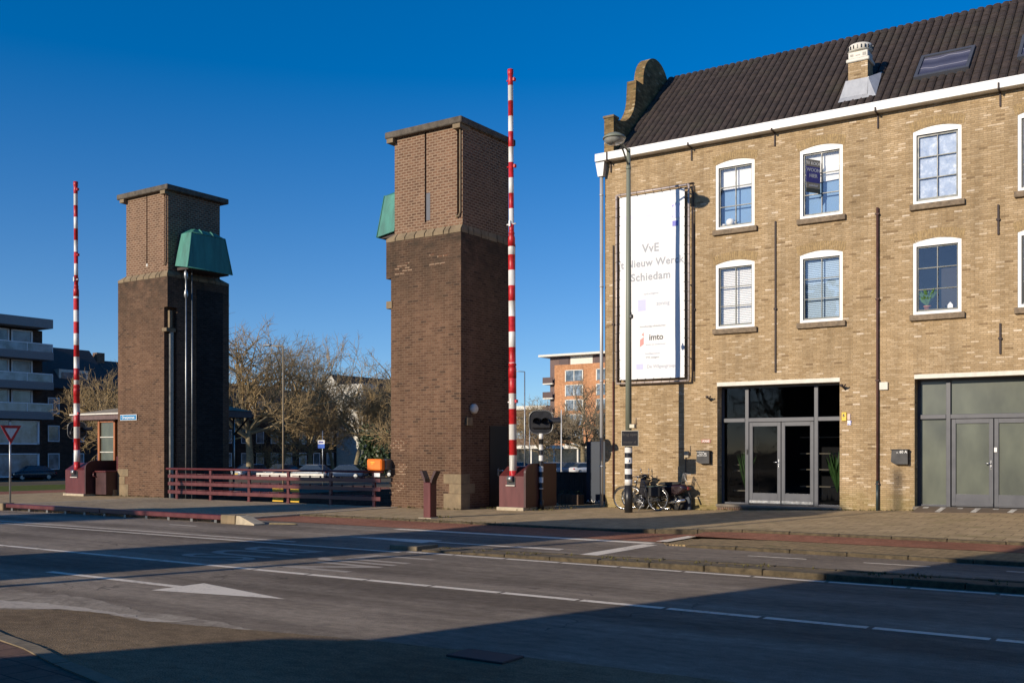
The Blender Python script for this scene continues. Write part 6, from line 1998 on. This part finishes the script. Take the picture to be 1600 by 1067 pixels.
# orange flats behind the car park
t = thing('orange_flats', 'orange brick flats with white roof edge and balconies beyond the car park', 'building', (-110, 172, -1))
Y0 = 172.0
def XY(x): return x
b = MB(); b.box(-106.2, -60, Y0, Y0 + 14, -1.2, 18.9); b.build('wall', M['orange_brick'], t)
b = MB(); b.box(-107.6, -60, Y0 + .6, Y0 + 14, -1.2, 20.6); b.build('inner_wall', plain('shade_wall', (.16, .11, .10), .9, vary=.2), t)
b = MB(); b.box(-109.4, -58, Y0 - 1.0, Y0 + 15, 20.6, 21.0); rf = b.build('roof_slab', M['white_old'], t)
b = MB(); b.box(-97, -92.4, Y0 + 4, Y0 + 7, 21.0, 21.9); b.box(-95.2, -94, Y0 + 4, Y0 + 5, 21.9, 23); b.build('roof_vent', M['galv'], rf)
for z in (1.2, 4.0, 6.9, 9.8, 12.7, 15.6):
    for (xa, xb) in ((-103.6, -99.7), (-96.6, -94.4), (-91.4, -89.2), (-84.8, -80.6), (-77, -73), (-70, -66)):
        w = MB(); w.box(xa, xb, Y0 - .05, Y0 - .01, z, z + 2.1); w_ = w.build('window', M['far_glass'], t)
        f = MB(); f.box(xa - .1, xa + .12, Y0 - .12, Y0 - .05, z - .1, z + 2.2); f.box(xb - .12, xb + .1, Y0 - .12, Y0 - .05, z - .1, z + 2.2); f.box((xa + xb) / 2 - .08, (xa + xb) / 2 + .08, Y0 - .12, Y0 - .05, z, z + 2.1); f.box(xa, xb, Y0 - .12, Y0 - .05, z + 2.05, z + 2.2); f.build('window_frame', M['white_old'], w_)
    b = MB(); b.box(-108.6, -106.3, Y0 - .6, Y0 + 3, z - .5, z - .25); bl = b.build('balcony', M['white_old'], t)
    b = MB(); b.box(-108.6, -106.3, Y0 - .65, Y0 - .55, z - .25, z + .9); b.build('balcony_front', M['purple_dark_and_shade'], bl)
for (xa, xb, m_) in ((-105.5, -103.2, 'purple_dark_and_shade'), (-102.8, -97.8, 'white_old'), (-97.3, -95.5, 'purple_dark_and_shade'), (-95, -90, 'white_old'), (-89.5, -70, 'far_glass')):
    b = MB(); b.box(xa, xb, Y0 + .5, Y0 + .58, 18.95, 20.5); b.build('penthouse_panel', M[m_], t)
b = MB(); b.box(-120, -60, 158, 170, 2.3, 2.9)
for x in range(-118, -60, 5): b.box(x, x + .3, 158.3, 158.6, -1.2, 2.3)
b.box(-120, -60, 168, 170, -1.1, 2.3)
tag(b.build('canopy', M['white_old']), 'long low shopfront canopy with white edge behind the parked cars', 'canopy')
b = MB(); b.box(-118, -62, 167.8, 167.98, -.9, 2.2); tag(b.build('shopfront', M['far_glass']), 'dark glass shopfronts under the white canopy', 'shopfront')
t = thing('brown_block', 'lower brown brick block left of the orange flats behind the bare trees', 'building', (-135, 175, -1))
b = MB(); b.box(-150, -112, 178, 190, -1.2, 10.5); b.build('wall', M['brown_brick'], t)
b = MB(); b.box(-150.5, -111.6, 177.5, 190, 10.5, 11.3); b.build('roof_edge', M['white_old'], t)
for z in (1.5, 4.5, 7.5):
    for k in range(9): b = MB(); b.box(-148 + k * 4, -145.6 + k * 4, 177.9, 177.96, z, z + 1.6); b.build('window', M['far_glass'], t)

# far lamps and poles
def far_lamp(x, y, z1, label, arm=1.2, r=.07, head=True, mat='pole_green', z0=-1.05, rz=0):
    t = thing('far_street_lamp', label, 'street lamp', (x, y, z0), 'street lamps beyond the bridge')
    b = MB(); b.tube([(x, y, z0), (x, y, z1)], [r, r * .6], 8)
    if head: b.tube([(x, y, z1), (x + arm * cos(rz), y + arm * sin(rz), z1 + .12)], r * .5, 6)
    b.build('pole', M[mat], t)
    if head:
        q = MB(); ex, ey = x + arm * cos(rz), y + arm * sin(rz)
        q.bbox(ex - .45, ex + .15, ey - .12, ey + .12, z1 + .08, z1 + .22, .04); q.build('lamp_head', M['galv'], t)
    return t
far_lamp(-46.3, 43.5, 8.2, 'tall thin street lamp rising behind the middle of the railing', -1.2, .06, mat='twig_grey')
far_lamp(-33.0, 50.1, 6.5, 'thin street lamp just right of the right barrier arm', -1.4, .05, mat='galv')
far_lamp(-31.2, 51.3, 4.25, 'short white pole right of the bridge signal', r=.045, head=False, mat='arm_white', z0=-1.0)
far_lamp(-51.5, 79.0, 5.4, 'pale thin pole between the right barrier arm and the bridge signal', r=.06, head=False, mat='galv')
far_lamp(-73.5, 84.2, 5.0, 'dark thin pole right of the curved trunk', r=.13, head=False, mat='bark')
t = thing('blue_sign', 'blue and white rectangular sign on a thin pole beyond the railing', 'sign', (-57.2, 57.9, -1))
b = MB(); b.tube([(-57.2, 57.9, -1), (-57.2, 57.9, 3.4)], .04, 6); b.build('pole', M['galv'], t)
b = MB(); b.box(-57.62, -56.9, 57.80, 57.84, 2.05, 2.38); b.build('sign_plate', plain('sign_blue', (.03, .10, .42), .5), t)
b = MB(); b.box(-57.62, -56.9, 57.80, 57.84, 2.385, 2.68); b.build('sign_plate', M['white'], t)
b = MB(); b.box(-57.52, -57.0, 57.78, 57.795, 2.46, 2.58); b.build('sign_print', M['deep_blue'], t)


# ---------------------------------------------------------------- cars
def car(x, y, z, rz, paint, label, L=4.3, Wd=1.74, Hh=1.46, wagon=False):
    t = thing('parked_car', label, 'car', (0, 0, 0), 'cars parked beyond the bridge')
    sec = [(-L / 2, .34, .62, .55), (-L / 2 + .1, .24, .80, .74), (-L * .30, .22, .90, .86), (-L * .1, .22, .92, .87), (L * .2, .22, .93, .87), (L / 2 - .25, .24, .90, .80), (L / 2, .36, .78, .66)]
    b = MB(); vs = []; n = 8
    for (sx, zl, zh, w) in sec:
        w = w * Wd / 1.74
        vs += [(sx, -w * .85, zl), (sx, -w, zl + .12), (sx, -w, zh - .14), (sx, -w * .9, zh), (sx, w * .9, zh), (sx, w, zh - .14), (sx, w, zl + .12), (sx, w * .85, zl)]
    m_ = len(sec)
    b.add(vs, [(i * n + k, i * n + (k + 1) % n, (i + 1) * n + (k + 1) % n, (i + 1) * n + k) for i in range(m_ - 1) for k in range(n)], True)
    b.add(vs[:n], [tuple(range(n))]); b.add(vs[-n:], [tuple(range(n))])
    r0, r1 = -L * .14, (L * .40 if wagon else L * .26)
    w1 = .64 * Wd / 1.74
    b.add([(r0, -w1, Hh - .04), (r1, -w1, Hh - .06), (r1, w1, Hh - .06), (r0, w1, Hh - .04), (r0 + .2, -w1 * .8, Hh), (r1 - .2, -w1 * .8, Hh), (r1 - .2, w1 * .8, Hh), (r0 + .2, w1 * .8, Hh)],
          [(0, 1, 5, 4), (1, 2, 6, 5), (2, 3, 7, 6), (3, 0, 4, 7), (4, 5, 6, 7)])
    b.build('body', paint, t)
    g_ = MB(); f0, f1 = -L * .30, (L * .47 if wagon else L * .42); w0 = .83 * Wd / 1.74; zb_ = .90
    g_.add([(f0, -w0, zb_), (f1, -w0, zb_), (f1, w0, zb_), (f0, w0, zb_), (r0, -w1, Hh - .045), (r1, -w1, Hh - .065), (r1, w1, Hh - .065), (r0, w1, Hh - .045)],
           [(0, 1, 5, 4), (1, 2, 6, 5), (2, 3, 7, 6), (3, 0, 4, 7)]); g_.build('windows', M['car_glass'], t)
    for sx in (-L * .31, L * .30):
        for sy in (-1, 1):
            w = MB(); w.lathe([(.0, -.1), (.24, -.1), (.31, -.08), (.32, 0), (.31, .08), (.24, .1), (0, .1)], (sx, sy * (Wd / 2 - .12), .32), 16, 'y'); wh = w.build('wheel', M['rubber'], t)
            w = MB(); w.lathe([(.0, sy * .112), (.2, sy * .105)], (sx, sy * (Wd / 2 - .12), .32), 12, 'y'); w.build('rim', M['galv'], wh)
    for sy in (-1, 1):
        h = MB(); h.bbox(-L / 2 - .01, -L / 2 + .12, sy * .62 - .16, sy * .62 + .16, .60, .74, .03); h.build('headlight', M['chrome'], t)
        h = MB(); h.bbox(L / 2 - .1, L / 2 + .01, sy * .64 - .13, sy * .64 + .13, .62, .78, .03); h.build('tail_light', M['red'], t)
    h = MB(); h.box(-L / 2 - .02, -L / 2 + .02, -.26, .26, .40, .51); h.build('number_plate', M['yellow_sign'], t)
    t.location = (x, y, z); t.rotation_euler = (0, 0, rz)
    return t
M['car_glass'] = plain('car_glass', (.03, .04, .05), .08, vary=.2, spec=.9)
def cpaint(n_, c): return plain(n_, c, .25, .2, vary=.04, spec=.7)
silver, whitep, bluep, darkp, greyp = cpaint('silver_paint', (.30, .33, .38)), cpaint('white_car_paint', (.70, .70, .69)), cpaint('blue_car_paint', (.03, .06, .13)), cpaint('dark_car_paint', (.03, .035, .045)), cpaint('grey_car_paint', (.14, .16, .19))
car(-84.5, 74.5, -1.02, radians(100), silver, 'pale silver car left of the tall lamp behind the railing', wagon=True)
car(-80.5, 75.5, -1.02, radians(95), greyp, 'grey car parked just left of the tall lamp behind the railing')
car(-76.5, 76.0, -1.02, radians(10), silver, 'silver car seen side on under the blue sign')
car(-72.8, 77.2, -1.02, radians(20), bluep, 'blue car between the blue sign and the curved trunk')
car(-74.5, 84.5, -1.02, radians(15), darkp, 'dark car behind the curved trunk')
car(-72.0, 88.2, -1.02, radians(12), greyp, 'dark grey car left of the orange case', wagon=True)
car(-66.3, 106.5, -1.02, radians(65), whitep, 'white car seen from behind, left in the car park', wagon=True)
car(-64.3, 107.6, -1.02, radians(58), bluep, 'dark blue car between the two white cars')
car(-62.4, 108.4, -1.02, radians(-118), whitep, 'white car facing us left of the thick trunk')
car(-64.5, 118.0, -1.02, radians(60), whitep, 'white car further back in the car park')
car(-70.5, 105.0, -1.02, radians(60), bluep, 'blue car seen beside the right barrier arm')
car(-95.5, 56.5, -1.05, radians(85), darkp, 'black car parked before the flats at the far left')
car(-54, 106, -1.02, radians(60), greyp, 'grey car hidden behind the corner of the yellow building')

# ================================================================ BUILDINGS BEHIND THE PHOTOGRAPHER (they throw the shade on the road)
t = thing('corner_house', 'dark brick corner house behind the camera on the near side of the road', 'building', (0, -12, 0))
HX = -10.75
b = MB(); b.box(HX, 40, -22, -6, 0, 10.2)
b.build('wall', M['brown_brick'], t)
b = MB(); solid(b, [(-6.0, 10.2), (-22, 10.2), (-18, 11.9), (-10.0, 11.9)], 'x', HX, 40); b.build('roof', M['tile'], t)
for z in (1.0, 4.2, 7.2):
    for k in range(14):
        x = HX + 1.5 + k * 3.4
        b = MB(); b.box(x, x + 1.3, -6.0, -5.93, z, z + 1.8); b.build('window', M['far_glass'], t)
t = thing('side_annex', 'low annex with sloping roof beside the near corner house', 'building', (-14, -9, 0))
b = MB(); solid(b, [(-21.0, 0), (HX - .01, 0), (HX - .01, 4.75), (-11.3, 4.62), (-11.55, 4.4), (-11.95, 3.85), (-12.3, 3.2), (-13.2, 2.9), (-21.0, 2.8)], 'y', -12, -6.05); b.build('wall', M['brown_brick'], t)
plant_tree(fit(bare_tree(21, 12, 1.2, .3, 8, .3, .95, gold, depth=5, tw=.012), 11.5), -27, -22, 0, 'bare street tree on the near side of the road', rz=1)
plant_tree(fit(bare_tree(22, 12, 1.2, .3, 8, .3, .95, gold, depth=5, tw=.012), 12.0), -42, -28, 0, 'second bare street tree on the near side of the road', rz=2)

# ================================================================ tidy
for o in list(bpy.data.objects):
    if '_wl' in o: del o['_wl']
for o in [o for o in bpy.data.objects if o.type == 'MESH' and o.parent is None and o.get('kind') is None]:
    xs = [v.co.x for v in o.data.vertices]; ys = [v.co.y for v in o.data.vertices]; zs = [v.co.z for v in o.data.vertices]
    d = Vector(((min(xs) + max(xs)) / 2, (min(ys) + max(ys)) / 2, min(zs)))
    o.data.transform(Matrix.Translation(-d)); o.location = o.location + d
    for ch in [c for c in bpy.data.objects if c.parent == o]:
        ch.location = ch.location - d
